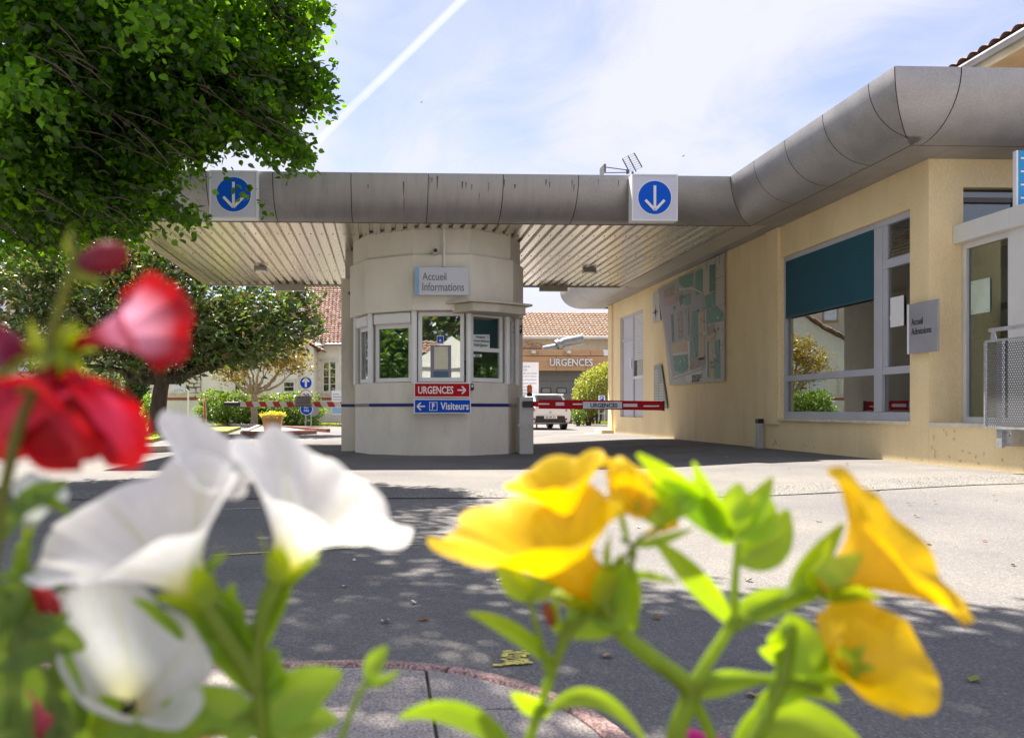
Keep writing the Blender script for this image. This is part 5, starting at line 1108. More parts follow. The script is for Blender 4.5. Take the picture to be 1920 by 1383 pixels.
# low grey concrete beyond, keeps the yard closed
nb = thing('notice_board', 'tall white text board standing right of the booth', 'notice board', P(995, 800, 33)); Y = 33; a = P(965, 752, Y); b = P(1010, 679, Y)
MB().box(a.x, b.x, Y, Y+.06, a.z, b.z).build('board', SIGNW, nb); MB().box(b.x-.1, b.x-.04, Y+.06, Y+.12, 0, b.z-.2).build('leg', STEEL, nb); MB().box(a.x+.04, a.x+.1, Y+.06, Y+.12, 0, b.z-.2).build('leg', STEEL, nb)
for k, s in enumerate(('accueil &', 'PLACES', 'centre du travail', 'salle informatique', 'salle polyvalente', 'ressources humaines', 'direction', 'atelier', 'cuisine', 'salle')):
    on_text(nb, s, 975, 687+k*6.2-1.8, 975+min(31, 4+len(s)*1.6), 687+k*6.2+1.8, Y-.004, MATS['grey_print'], .01)
lawn4 = flat('lawn', [g(1078, 793.5), g(1160, 792), (P(1170, 0, 42).x, 42), (P(1075, 0, 42).x, 42)], .1, GRASS); kerb([g(1076, 795), g(1165, 793.5)], KB, 'dark kerb in front of the lawn by the topiary'); grass_tufts([g(1080, 793), g(1158, 792), (P(1165, 0, 40).x, 40), (P(1080, 0, 40).x, 40)], 2500, .1)
tp = thing('topiary_tree', 'clipped rounded yellow-green tree in front of the URGENCES front', 'tree', P(1118, 790, 38.5)); Y = 38.5
for dx in (-.25, .05, .3): mb = MB(); limb(mb, P(1118, 790, Y)+Vector((dx*.5, 0, -.1)), P(1118, 735, Y)+Vector((dx*1.6, 0, 0)), .06, .04, .06); mb.build('trunk', BARK, tp, smooth=True)
pts = []; c = P(1117, 731, Y)
d = RNG.normal(size=(7000, 3)); d /= np.linalg.norm(d, axis=1)[:, None]; rad = (np.abs(d)**3).sum(1)**(-1/3); pts = np.array(c[:])+d*(rad*RNG.uniform(.55, 1.03, 7000))[:, None]*np.array((1.12, 1.0, 1.18)); pts[:, 2] += .45*(pts[:, 0]-c.x)
leaf_cloud('crown', pts, .11, ROUND, L_TOP, tp, up=.3, droop=.1, out_from=c)
shrub('garden_shrub', 'tiny low shrub right behind the white car', P(1085, 777, 37), (.35, .3, .5), 600, .1, L_HEDGE); shrub('garden_shrub', 'reddish clipped bush below the topiary', P(1103, 774, 39), (.6, .4, .5), 900, .1, leafmat('red_bush', (.12, .06, .03), (.2, .10, .05), .2, .04))
ps = thing('parking_sign', 'small blue and white P parking sign on two legs by the topiary', 'road sign', P(1128, 790, 36)); Y = 36; a = P(1122, 753, Y); b = P(1134, 741, Y); MB().box(a.x, b.x, Y-.02, Y, a.z, b.z).build('board', SIGNW, ps); MB().box(a.x+.06, b.x-.06, Y-.026, Y-.021, a.z+.05, b.z-.03).build('face', BLUE, ps); text(ps, 'P', P(1128, 746.5, Y-.03), .1, .16, SIGNW)
for px in (1123, 1134): MB().tube([P(px, 790, Y+.03), P(px, 745, Y+.03)], .02, 6).build('leg', STEEL, ps)
MB().tube([P(1123, 775, Y+.03), P(1134, 775, Y+.03)], .015, 6).build('crossbar', STEEL, ps)
# ------------------------------------------------------------------ the white hatchback
def car():
    Y0 = 30.0; cx = P(1032, 768, Y0).x; t = thing('parked_car', 'white hatchback seen from behind beyond the red barrier', 'car', (cx, Y0+2, 0)); PA = M('car_white', (.80, .80, .82), .22, var=.01, spec=.6)
    # sections along the length: (y, half width low, half width belt, half width roof, z floor, z belt, z roof)
    S = [(.02, .74, .80, .52, .30, .80, .84), (.06, .80, .84, .54, .27, .84, .92), (.11, .82, .84, .56, .25, .86, .98), (.25, .86, .87, .58, .22, .92, 1.26), (.5, .87, .875, .60, .20, .95, 1.42), (1.0, .87, .88, .62, .2, .95, 1.47), (1.9, .87, .88, .63, .2, .94, 1.47), (2.5, .87, .87, .60, .2, .92, 1.36), (3.1, .86, .86, .62, .2, .90, .98), (3.7, .82, .80, .6, .22, .78, .82), (4.05, .66, .64, .5, .3, .6, .64)]
    vs = []; m = 14
    for (y, a, b, c, zf, zb, zr) in S:
        half = [(a*.85, zf), (a, zf+.08), (b, (zf+zb)/2), (b, zb), (c+(b-c)*.35, zb+(zr-zb)*.62), (c, zr-.05*(zr-zb)), (c*.7, zr)]
        vs += [(cx+x, Y0+y, z) for x, z in half]+[(cx-x, Y0+y, z) for x, z in reversed(half)]
    k = len(S); fs = [(i*m+j, i*m+(j+1) % m, (i+1)*m+(j+1) % m, (i+1)*m+j) for i in range(k-1) for j in range(m)]+[tuple(range(m)), tuple((k-1)*m+j for j in range(m-1, -1, -1))]
    bd = MB().add(vs, fs).build('body', PA, t, smooth=True, ang=180); sm_ = bd.modifiers.new('round', 'SUBSURF'); sm_.levels = 2; sm_.render_levels = 2
    GL = M('car_glass', (.03, .04, .045), .08, spec=.8)
    MB().add([(cx-.60, Y0+.025, .97), (cx+.60, Y0+.025, .97), (cx+.5, Y0+.25, 1.32), (cx-.5, Y0+.25, 1.32), (cx-.60, Y0+.13, .97), (cx+.60, Y0+.13, .97), (cx+.5, Y0+.36, 1.30), (cx-.5, Y0+.36, 1.30)], [(0, 1, 2, 3), (0, 4, 5, 1), (1, 5, 6, 2), (2, 6, 7, 3), (3, 7, 4, 0)]).build('rear_window', GL, t)
    MB().box(cx-.6, cx+.6, Y0+.26, Y0+.55, 1.37, 1.43).build('spoiler', PA, t, bevel=.02)
    for s in (-1, 1):
        MB().add([(cx+s*.62, Y0-.005, .74), (cx+s*.86, Y0+.1, .78), (cx+s*.87, Y0+.22, .96), (cx+s*.66, Y0+.03, .92), (cx+s*.62, Y0+.09, .74), (cx+s*.8, Y0+.2, .78), (cx+s*.8, Y0+.3, .96), (cx+s*.66, Y0+.13, .92)], [(0, 1, 2, 3), (0, 4, 5, 1), (1, 5, 6, 2), (2, 6, 7, 3), (3, 7, 4, 0)]).build('tail_light', M('tail_red', (.45, .01, .015), .2), t)
        for wyy in (.75, 3.3):
            w = MB().lathe((cx+s*.70, Y0+wyy, .31), [(.2, -.11), (.29, -.11), (.31, -.08), (.31, .08), (.29, .11), (.2, .11)], 22, (1, 0, 0)).build('wheel', BLACK, t, smooth=True); MB().lathe((cx+s*.815, Y0+wyy, .31), [(.19, -.01), (.19, .005)], 18, (1, 0, 0)).build('rim', STEEL, w)
        MB().box(cx+s*.60, cx+s*.68, Y0+.02, Y0+.05, .40, .46).build('reflector', RED, t)
    MB().add([(cx-.62, Y0-.02, .30), (cx+.62, Y0-.02, .30), (cx+.56, Y0-.035, .55), (cx-.56, Y0-.035, .55), (cx-.62, Y0+.15, .27), (cx+.62, Y0+.15, .27), (cx+.56, Y0+.1, .57), (cx-.56, Y0+.1, .57)], [(0, 1, 2, 3), (0, 4, 5, 1), (1, 5, 6, 2), (2, 6, 7, 3), (3, 7, 4, 0)]).build('bumper_insert', BLACK, t)
    pl = MB().box(cx-.26, cx+.26, Y0-.05, Y0-.036, .45, .56).build('number_plate', SIGNW, t); text(pl, 'GS 345 ZY', (cx, Y0-.053, .505), .42, .07, TXTD)
    MB().lathe((cx, Y0+.0, .70), [(.045, -.01), (.045, 0)], 16, (0, 1, 0)).build('badge', STEEL, t); MB().tube([(cx, Y0+.06, 1.0), (cx+.3, Y0+.12, 1.03)], .012, 6).build('wiper', BLACK, t)
car()
# ------------------------------------------------------------------ two birds far up
for px, py, lb in ((790, 192, 'tiny dark bird high in the sky left of centre'), (1281, 293, 'tiny dark bird low in the sky above the right arrow sign')):
    c = P(px, py, 60); t = thing('bird', lb, 'bird', c); MB().tube([c+Vector((-.12, 0, 0)), c, c+Vector((.1, 0, .02))], [.01, .035, .01], 6).build('body', BLACK, t)
    for s in (-1, 1): MB().slab([c+Vector((-.03, 0, .01)), c+Vector((.03, 0, .01)), c+Vector((s*.12, -s*.15, .06+.03*s))], (0, 0, .006)).build('wing', BLACK, t)
# ------------------------------------------------------------------ dry leaves on the road
lm = MB().add([(0, 0, .002), (.018, .012, .012), (.02, .03, .006), (0, .05, .016), (-.02, .03, .004), (-.016, .012, .01), (0, .026, .001)], [(0, 1, 6), (1, 2, 6), (2, 3, 6), (3, 4, 6), (4, 5, 6), (5, 0, 6)])
lv = None; DRY = [M('dry_leaf_tan', (.42, .30, .17), .8, var=.2), M('dry_leaf_brown', (.25, .12, .05), .8, var=.2), M('dry_leaf_green', (.25, .28, .06), .8, var=.2), M('dry_petal_white', (.6, .58, .52), .8, var=.1)]
spots = [(1235, 1163, 1), (803, 1163, 1), (1128, 1230, 0), (1398, 1305, 0), (1420, 1280, 2), (1820, 1280, 2), (1712, 968, 2), (1842, 1015, 1), (1744, 1021, 1), (1397, 1088, 2), (1700, 944, 1), (1750, 940, 1), (1530, 978, 0), (665, 1053, 3), (640, 1100, 3), (640, 1290, 1), (660, 1240, 1), (1020, 1090, 3), (932, 1090, 3), (780, 1130, 3), (1860, 930, 1), (1640, 915, 0), (1200, 990, 3), (1585, 870, 0), (1360, 857, 3), (1480, 880, 0), (1900, 1060, 0), (1650, 1080, 2), (720, 1165, 3), (860, 1010, 3)]
for (px, py, k) in spots:
    q = PZ(px, py); z = gz(q.x, q.y); q = PZ(px, py, z); on_isl = q.y < 2.05 and q.x < .5
    if lv is None: lv = [lm.build('fallen_leaf', m) for m in DRY]; used = [False]*4
    o = lv[k] if not used[k] else lv[k].copy()
    if used[k]: COL.objects.link(o)
    used[k] = True; o.location = (q.x, q.y, (ZI if on_isl else z)+.004); o.rotation_euler = (random.uniform(-.1, .1), random.uniform(-.1, .1), random.uniform(0, 6)); s = random.uniform(.55, .95); o.scale = (s, s, s)
    tag(o, ['pale tan dry leaf lying on the asphalt', 'brown dry leaf lying on the asphalt', 'green fallen leaf lying on the asphalt', 'whitish petal scrap lying on the asphalt'][k], 'leaf', ['tan leaves on the road', 'brown leaves on the road', 'green leaves on the road', 'petal scraps on the road'][k])

# ================================================================== across the street, mirrored in the booth windows
oh = thing('street_house', 'house with white gable and red roof mirrored in the middle booth window', 'house', (2, -14, 0))
box('wall', WALLW, oh, -7, 9, -20, -14, 0, 3.7); tile_roof('roof_tiles', TILE, oh, (9.5, -13.5, 3.75), (-1, 0, 0), (0, -1, .5), 17, 2.0, .3, .4, .07); MB().slab([(-2.4, -13.2, 3.0), (2.6, -13.2, 3.0), (.1, -13.2, 4.7)], (0, -.3, 0)).build('gable', WALLW, oh)
box('porch_wall', WALLW, oh, -2.0, 2.2, -13.9, -13.3, 0, 3.0)
for x in (-5.5, -3.6, 3.6, 6.0): box('window', M('dark_room', (.03, .035, .035), .3), oh, x-.5, x+.5, -13.98, -13.9, 1.0, 2.5)
box('door', MATS['door_wood'], oh, -.5, .6, -13.28, -13.2, 0, 2.1)
for i, (x, lb) in enumerate(((-9, 'dark street tree mirrored at the left of the booth glass'), (-1, 'dark street tree mirrored above the red roof in the booth glass'), (7, 'dark street tree mirrored at the right of the booth glass'))):
    t = thing('street_tree', lb, 'tree', (x, -24, 0)); MB().tube([(x, -24, 0), (x, -24, 6)], [.3, .15], 8).build('trunk', BARK, t); leaf_cloud('crown', sprays(in_ellipsoid((x, -24, 9), (5, 4, 5.5), 700, .5), 8, .7, .2), .5, ROUND, L_MAG, t)

for i, (x, y, lb) in enumerate(((-14, 3.5, 'leafy street tree mirrored in the left booth window'), (-17, 7.0, 'second leafy street tree mirrored at the edge of the left booth window'))):
    t = thing('street_tree', lb, 'tree', (x, y, 0)); MB().tube([(x, y, 0), (x, y, 3)], [.25, .15], 8).build('trunk', BARK, t); leaf_cloud('crown', sprays(in_ellipsoid((x, y, 3.6), (3.4, 3.0, 3.4), 900, .5), 9, .5, .15), .28, ROUND, L_HEDGE, t)
# ================================================================== flowers in the planter in front of the lens
def petalmat(name, trans=.45, rough=.55, tmul=(1, 1, 1)):
    if name in MATS: return MATS[name]
    m = bpy.data.materials.new(name); m.use_nodes = True; t = m.node_tree; t.nodes.clear()
    out = N(t, 'ShaderNodeOutputMaterial'); at = N(t, 'ShaderNodeAttribute', attribute_name='Col')
    tc = N(t, 'ShaderNodeTexCoord'); nz = N(t, 'ShaderNodeTexNoise'); nz.inputs['Scale'].default_value = 120; nz.inputs['Detail'].default_value = 3; L(t, tc.outputs['Object'], nz.inputs['Vector'])
    c = mixc(t, 1.0, at.outputs['Color'], ramp(t, nz.outputs[0], [(.3, .95), (.7, 1.03)]), 'MULTIPLY')
    d = N(t, 'ShaderNodeBsdfDiffuse'); tr = N(t, 'ShaderNodeBsdfTranslucent'); L(t, c, d.inputs[0]); L(t, mixc(t, 1.0, c, tmul, 'MULTIPLY'), tr.inputs[0])
    a = N(t, 'ShaderNodeMixShader'); a.inputs[0].default_value = trans; L(t, d.outputs[0], a.inputs[1]); L(t, tr.outputs[0], a.inputs[2])
    gl = N(t, 'ShaderNodeBsdfGlossy'); gl.inputs['Roughness'].default_value = rough; b = N(t, 'ShaderNodeMixShader'); b.inputs[0].default_value = .035
    bp = N(t, 'ShaderNodeBump'); bp.inputs['Strength'].default_value = .08; bp.inputs['Distance'].default_value = .001; L(t, nz.outputs[0], bp.inputs['Height']); L(t, bp.outputs[0], d.inputs['Normal'])
    L(t, a.outputs[0], b.inputs[1]); L(t, gl.outputs[0], b.inputs[2]); L(t, b.outputs[0], out.inputs[0]); MATS[name] = m; return m
PET = petalmat('petal', .5); GREENM = petalmat('plant_green', .5, .4, (1.9, 1.8, .5))
RV = Vector((math.cos(YAW), -math.sin(YAW), 0)); FV = Vector((math.sin(YAW), math.cos(YAW), 0)); UV = Vector((0, 0, 1))
def PF(p, d):
    px, py = p[0], p[1]; dz = p[2] if len(p) > 2 else 0; return P(px, py, d*(1+dz/F))
def VF(e, d): s = d/F; return RV*(e[0]*s)-UV*(e[1]*s)+FV*((e[2] if len(e) > 2 else 0)*s)
def col_mesh(name, vs, fs, cols, mat, parent, smooth=True):
    og = origin(parent); me = bpy.data.meshes.new(name); me.from_pydata([tuple(Vector(v)-og) for v in vs], [], fs)
    ca = me.color_attributes.new('Col', 'FLOAT_COLOR', 'POINT')
    ca.data.foreach_set('color', np.array([(*c[:3], 1) for c in cols], np.float32).ravel())
    for p in me.polygons: p.use_smooth = smooth
    me.materials.append(mat); o = bpy.data.objects.new(name, me); COL.objects.link(o); o.parent = parent; return o
def lerp3(a, b, t): t = max(0, min(1, t)); return tuple(a[i]+(b[i]-a[i])*t for i in range(3))
def flower(parent, d, base, cent, e1, e2, petal, throat, vein=None, ruf=.10, notch=.2, tube=.075, curl=.10, seed=0, calyx=True, flare=1.0, vein_in=None, name='flower'):
    R = random.Random(seed); B, C = PF(base, d), PF(cent, d); E1, E2 = VF(e1, d), VF(e2, d); ax = (C-B).normalized(); r0 = (E1.length+E2.length)/2
    f1 = (E1-ax*E1.dot(ax)).normalized(); f2 = ax.cross(f1)
    if f2.dot(E2) < 0: f2 = -f2
    prof = [(0, 0, tube*.8), (.10, .08, tube), (.2, .18, tube*1.25), (.32, .31, max(.24, tube*1.4)), (.44, .44, .35), (.55, .56, .46), (.65, .68, .57), (.74, .78, .68), (.82, .865, .78), (.89, .93, .87), (.95, .975, .945), (1, 1.0, 1.0)]
    nu = 160; vs = []; cols = []; ph = [R.uniform(0, 6.28) for _ in range(6)]; lob = [R.uniform(.88, 1.1) for _ in range(5)]; lobt = [R.uniform(-.5, .9) for _ in range(5)]; th0 = R.uniform(0, 1.2); nrm = E1.cross(E2).normalized()
    if nrm.dot(ax) < 0: nrm = -nrm
    R2v = [0]*nu; jj = 0
    while jj < nu: R2v[jj] = R.uniform(.5, 1); jj += R.choice((4, 5, 6))
    mxp = max(petal); vshade = tuple(.30 if x > .8*mxp and min(petal) > .5 else .34 for x in petal)
    vshade = (.13, .10, .20) if min(petal) > .5 else (.12, .22, .3) if petal[1] > .3 else (.35, .4, .4)
    for (s, g, r) in prof:
        if s > .2: r = tube+(1-tube)*max(0, (r-tube)/(1-tube))**flare
        w = max(0, min(1, (s-.1)/.6))**1.3; k = max(0, (s-.5)/.5)
        for j in range(nu):
            th = 2*PI*j/nu; tt = th+th0; fi = (tt/(2*PI)*5) % 5; i0 = int(fi); fr = fi-i0; wgt = math.sin(PI*fr)
            lm_ = 1+(lob[i0]-1)*wgt*k - notch*k*k*(1-wgt**.38)
            rr = r*lm_*(1+.012*k*math.sin(11*th+ph[0]))
            c, sn = math.cos(th), math.sin(th)
            ringa = (f1*c+f2*sn)*r0*rr; ringb = (E1*c+E2*sn)*rr
            p = B.lerp(C, g)+ringa.lerp(ringb, w)
            dis = ruf*k*k*(math.sin(5*th+ph[1])*.45+math.sin(8*th+ph[2])*.32+math.sin(13*th+ph[3])*.10+lobt[i0]*wgt*.9)-curl*k**4*2.2
            p = p+nrm*(dis*r0); vs.append(p)
            q = lerp3(throat, petal, (s-.10)/.40)
            if vein: q = lerp3(q, vein, .55*(1-min(1, abs(fr-.5)*9))*max(0, 1-abs(s-.55)*2.2))
            if vein_in: q = lerp3(q, vein_in, max(0, min(1, (.88-s)/.2))*max(0, min(1, (s-.42)/.2)))
            vn = R2v[j]*min(1, max(0, (s-.15)/.2))*(1-.5*s)
            if vn: q = tuple(x*(1-y*vn) for x, y in zip(q, vshade))
            cols.append(q)
    m = len(prof); fs = [(i*nu+j, i*nu+(j+1) % nu, (i+1)*nu+(j+1) % nu, (i+1)*nu+j) for i in range(m-1) for j in range(nu)]; fs.append(tuple(range(nu-1, -1, -1)))
    o = col_mesh(name, vs, fs, cols, PET, parent)
    if calyx:
        vs = []; fs = []; cols = []; cr = r0*tube*1.35; Lc = (C-B).length*.34
        for k in range(5):
            a = 2*PI*k/5+ph[4]; u = f1*math.cos(a)+f2*math.sin(a); v = ax.cross(u); b0 = len(vs)
            for i in range(6):
                t = i/5; wd = cr*.75*math.sin(PI*(.18+.82*t))**.8*(1 if t < 1 else .1)
                c = B-ax*Lc*.25+ax*(Lc*1.15*t)+u*(cr*(.75+.5*t+.9*t**3))
                vs += [c-v*wd+u*.0004, c+u*cr*.12, c+v*wd+u*.0004]; cc = lerp3((.20, .30, .006), (.34, .46, .015), t+R.uniform(-.2, .2)); cols += [cc]*3
            for i in range(5):
                q = b0+i*3; fs += [(q, q+1, q+4, q+3), (q+1, q+2, q+5, q+4)]
        col_mesh('calyx', vs, fs, cols, GREENM, o)
    return o
def leaf(parent, d, path, w, c0=(.07, .17, .012), c1=(.15, .27, .025), tilt=.3, fold=.18, seed=0, name='leaf'):
    R = random.Random(seed+int(path[0][0])); P3 = [PF(p, d) for p in path]; n = 14; vs = []; cols = []; fs = []; cw = 7
    def at(t):
        if len(P3) == 2: return P3[0].lerp(P3[1], t)
        a, b, c = P3[:3]; b = b*2-(a+c)*.5; return a*(1-t)**2+b*(2*t*(1-t))+c*t*t
    for i in range(n+1):
        t = i/n; p = at(t); dr = (at(min(1, t+.02))-at(max(0, t-.02))).normalized(); sd = dr.cross(FV)
        if sd.length < 1e-6: sd = RV
        sd = sd.normalized(); sd = (sd*math.cos(tilt)+FV*math.sin(tilt)).normalized(); nr = dr.cross(sd).normalized()
        ww = w*d/F*(math.sin(PI*min(1, t*.93+.045)**.85)**.85*.98+.03)
        for j in range(cw):
            u = (j/(cw-1)-.5)*2; vs.append(p+sd*(u*ww)+nr*(ww*(fold*(abs(u)**1.4)+.05*math.sin(9*t+3*u+R.random()*.1))))
            cc = lerp3(c0, c1, .35+.45*t+.25*abs(u)+R.uniform(-.08, .08)); cc = lerp3(cc, (.22, .32, .06), .55 if j == cw//2 else 0); cols.append(cc)
    fs = [(i*cw+j, i*cw+j+1, (i+1)*cw+j+1, (i+1)*cw+j) for i in range(n) for j in range(cw-1)]
    return col_mesh(name, vs, fs, cols, GREENM, parent)
def stem(parent, d, path, r, c=(.24, .35, .01), r1=None, name='stem'):
    pts = [PF(p, d) for p in path]; out = []
    for i in range(len(pts)-1):   # smooth the polyline
        p0, p1, p2, p3 = pts[max(i-1, 0)], pts[i], pts[i+1], pts[min(i+2, len(pts)-1)]
        for k in range(6):
            t = k/6; out.append(.5*((2*p1)+(p2-p0)*t+(2*p0-5*p1+4*p2-p3)*t*t+(3*p1-p0-3*p2+p3)*t**3))
    out.append(pts[-1]); m = MB(); n = len(out); r1 = r if r1 is None else r1; m.tube(out, [(r+(r1-r)*i/(n-1))*d/F for i in range(n)], 10)
    R = random.Random(3); return col_mesh(name, m.v, m.f, [lerp3(c, (.18, .25, .04), R.uniform(0, .5)) for _ in m.v], GREENM, parent)
def to_soil(parent, d, p, r, bx=None):
    """a stem goes on down into the soil of the planter"""
    a = PF(p, d); b = Vector((a.x*.6+(bx or 0), .34, .49)); m = MB(); m.tube([a, a.lerp(b, .5)+Vector((0, .01, 0)), b], r*d/F, 8); col_mesh('stem', m.v, m.f, [(.11, .19, .02)]*len(m.v), GREENM, parent)
WHT, WTH = (.95, .95, .95), (.74, .70, .05)
# planter box below the picture
pb = thing('flower_planter', 'low planter of soil holding the petunias in the foreground', 'planter', (0, .33, ZI)); PBM = M('planter_concrete', (.35, .33, .30), .85, var=.1)
for (x0, x1, y0, y1) in ((-.75, .85, .12, .16), (-.75, .85, .54, .58), (-.75, -.71, .16, .54), (.81, .85, .16, .54)): box('side', PBM, pb, x0, x1, y0, y1, ZI, .52, bevel=.004)
box('soil', M('planter_soil', (.05, .035, .025), .95, bump=.8, bscale=60), pb, -.71, .81, .16, .54, ZI+.05, .49)
# ---- white petunias
dw = .34; wp_ = thing('white_petunia', 'white petunia plant with large trumpet flowers in the left foreground', 'flower plant', (-.09, .34, .49))
flower(wp_, dw, (380, 1122, 0), (250, 962, -10), (-186, 52, 10), (40, -98, 120), WHT, WTH, vein=(.70, .72, .42), ruf=.13, seed=2, tube=.15, curl=.03, notch=.16)
flower(wp_, dw, (528, 1072, 0), (598, 902, 10), (158, 58, -20), (-50, -78, 120), WHT, WTH, vein=(.72, .75, .48), ruf=.14, seed=5, tube=.15, curl=.02, notch=.16)
flower(wp_, dw, (400, 965, 110), (385, 850, 80), (92, 45, 0), (-38, -78, 60), WHT, WTH, ruf=.12, seed=9, curl=.0, calyx=False)
flower(wp_, dw, (236, 1345, 130), (236, 1215, -40), (150, 40, 10), (-45, -122, 60), (.72, .74, .74), (.55, .52, .10), vein=(.60, .64, .40), ruf=.12, seed=14, curl=.04, calyx=False)
flower(wp_, dw, (50, 1010, 30), (70, 912, 0), (55, 12, 0), (-14, -30, 40), (.66, .70, .66), (.3, .4, .06), ruf=.1, seed=21)
stem(wp_, dw, [(528, 1078), (500, 1140), (483, 1220), (488, 1320), (495, 1420)], 20, r1=14); stem(wp_, dw, [(382, 1128), (425, 1190), (462, 1245), (482, 1290)], 20); to_soil(wp_, dw, (495, 1418), 9)
stem(wp_, dw, [(628, 1420), (660, 1330), (690, 1272)], 6); to_soil(wp_, dw, (628, 1418), 6); stem(wp_, dw, [(45, 1020), (30, 1100), (20, 1200), (40, 1420)], 14); to_soil(wp_, dw, (40, 1418), 10); to_soil(wp_, dw, (236, 1360, 130), 9)
stem(wp_, dw, [(590, 1420), (540, 1400), (492, 1380)], 6); stem(wp_, dw, [(250, 1420), (300, 1395), (400, 1370), (485, 1330)], 7)
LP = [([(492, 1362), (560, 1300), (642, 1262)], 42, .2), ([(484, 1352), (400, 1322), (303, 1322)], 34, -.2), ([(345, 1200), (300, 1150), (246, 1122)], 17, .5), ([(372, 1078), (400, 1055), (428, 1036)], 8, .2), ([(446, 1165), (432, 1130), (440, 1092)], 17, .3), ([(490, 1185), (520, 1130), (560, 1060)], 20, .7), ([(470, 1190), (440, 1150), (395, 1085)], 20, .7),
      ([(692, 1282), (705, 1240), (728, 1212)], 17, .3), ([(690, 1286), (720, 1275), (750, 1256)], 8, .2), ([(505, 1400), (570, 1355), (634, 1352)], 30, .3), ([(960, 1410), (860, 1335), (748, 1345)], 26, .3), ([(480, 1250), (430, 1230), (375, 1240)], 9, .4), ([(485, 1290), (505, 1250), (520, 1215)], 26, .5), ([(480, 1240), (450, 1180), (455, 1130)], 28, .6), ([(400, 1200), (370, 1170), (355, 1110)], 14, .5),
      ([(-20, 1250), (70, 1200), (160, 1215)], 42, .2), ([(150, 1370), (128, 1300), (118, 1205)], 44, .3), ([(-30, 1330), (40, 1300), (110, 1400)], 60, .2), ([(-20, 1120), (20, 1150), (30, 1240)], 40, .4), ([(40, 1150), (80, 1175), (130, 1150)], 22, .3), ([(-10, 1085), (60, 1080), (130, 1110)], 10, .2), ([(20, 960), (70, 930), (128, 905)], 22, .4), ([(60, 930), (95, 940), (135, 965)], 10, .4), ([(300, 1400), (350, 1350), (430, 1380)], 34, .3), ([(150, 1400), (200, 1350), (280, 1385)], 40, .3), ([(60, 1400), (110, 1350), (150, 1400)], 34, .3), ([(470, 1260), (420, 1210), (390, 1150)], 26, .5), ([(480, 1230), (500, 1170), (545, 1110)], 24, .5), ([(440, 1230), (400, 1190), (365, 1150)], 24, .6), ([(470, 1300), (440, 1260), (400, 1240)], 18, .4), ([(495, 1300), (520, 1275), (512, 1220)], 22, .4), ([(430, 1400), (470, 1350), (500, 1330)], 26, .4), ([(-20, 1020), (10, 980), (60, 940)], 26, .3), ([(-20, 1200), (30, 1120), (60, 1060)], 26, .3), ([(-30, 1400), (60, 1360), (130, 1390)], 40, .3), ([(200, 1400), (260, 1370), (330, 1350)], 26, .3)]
for i, (pth, w, tl) in enumerate(LP):
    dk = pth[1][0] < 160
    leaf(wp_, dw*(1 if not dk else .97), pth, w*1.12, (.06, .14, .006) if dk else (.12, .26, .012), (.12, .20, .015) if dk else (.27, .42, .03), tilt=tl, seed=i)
ins = thing('insect', 'small dark bee sitting in the throat of the lower white flower', 'insect', PF((240, 1328, -5), dw)); c = PF((240, 1328, -8), dw); MB().lathe(c, [(.0004, -.004), (.0017, -.003), (.0022, 0), (.0017, .003), (.0004, .0042)], 10, RV+UV*.5).build('body', M('bee_brown', (.03, .018, .01), .5), ins, smooth=True)
for s in (-1, 1): MB().slab([c+UV*.001, c+UV*.004+RV*(.004*s), c+UV*.005+RV*(.001*s)], FV*.0002).build('wing', M('bee_wing', (.2, .18, .16), .3), ins)
# ---- red petunias
dr = .27; rp = thing('red_petunia', 'red petunia plant with deep red trumpets at the left edge', 'flower plant', (-.14, .30, .49)); RD = (.50, .001, .008); RT = (.30, .003, .01); PK = (.62, .12, .24)
flower(rp, dr, (112, 652, 40), (298, 600, -40), (30, 92, 0), (50, -22, 26), RD, RT, ruf=.24, seed=31, curl=.0, vein_in=(1, .48, .68), tube=.13, notch=.22, flare=1.8)
flower(rp, dr, (105, 668, 10), (40, 805, -30), (135, 50, 0), (40, -84, -90), RD, RT, ruf=.14, seed=33, curl=.06, tube=.10, flare=1.4, vein_in=(.60, .03, .08))
flower(rp, dr, (122, 668, 20), (186, 792, 10), (108, 62, 0), (44, -70, -70), RD, RT, ruf=.12, seed=36, curl=.04, tube=.10, flare=1.4, vein_in=(.64, .05, .12))
flower(rp, dr, (72, 655, 30), (-12, 648, 20), (14, 62, 0), (42, -10, -50), (.22, .01, .06), RT, ruf=.12, seed=38, curl=.05, tube=.1)
flower(rp, dr, (130, 690, 60), (120, 800, 60), (100, 10, 0), (10, -60, 70), RD, RT, ruf=.12, seed=41, curl=.04, calyx=False)
m = MB(); b0, b1 = PF((146, 498), dr), PF((240, 472), dr); axb = (b1-b0); m.lathe(b0, [(.0010, 0), (.0036, axb.length*.15), (.0054, axb.length*.45), (.0058, axb.length*.65), (.0040, axb.length*.88), (.0012, axb.length)], 18, axb); col_mesh('bud', m.v, m.f, [lerp3((.16, .01, .06), (.36, .006, .02), (i//18)/5) for i in range(len(m.v))], PET, rp)
stem(rp, dr, [(-30, 1420), (-20, 1100), (30, 820), (85, 690), (100, 615), (122, 545), (140, 492), (132, 440)], 13, c=(.16, .17, .02), r1=7); to_soil(rp, dr, (-30, 1418), 10)
for i, (pth, w, tl) in enumerate([([(138, 505), (160, 520), (198, 530)], 12, .3), ([(134, 480), (128, 455), (134, 428)], 8, .3), ([(90, 660), (68, 630), (55, 600)], 14, .4), ([(112, 655), (125, 625), (142, 600)], 14, .4), ([(-20, 740), (20, 690), (75, 665)], 15, .3), ([(95, 690), (70, 720), (20, 735)], 10, .3)]): leaf(rp, dr, pth, w, (.10, .15, .012), (.22, .26, .03), tilt=tl, seed=i+60)
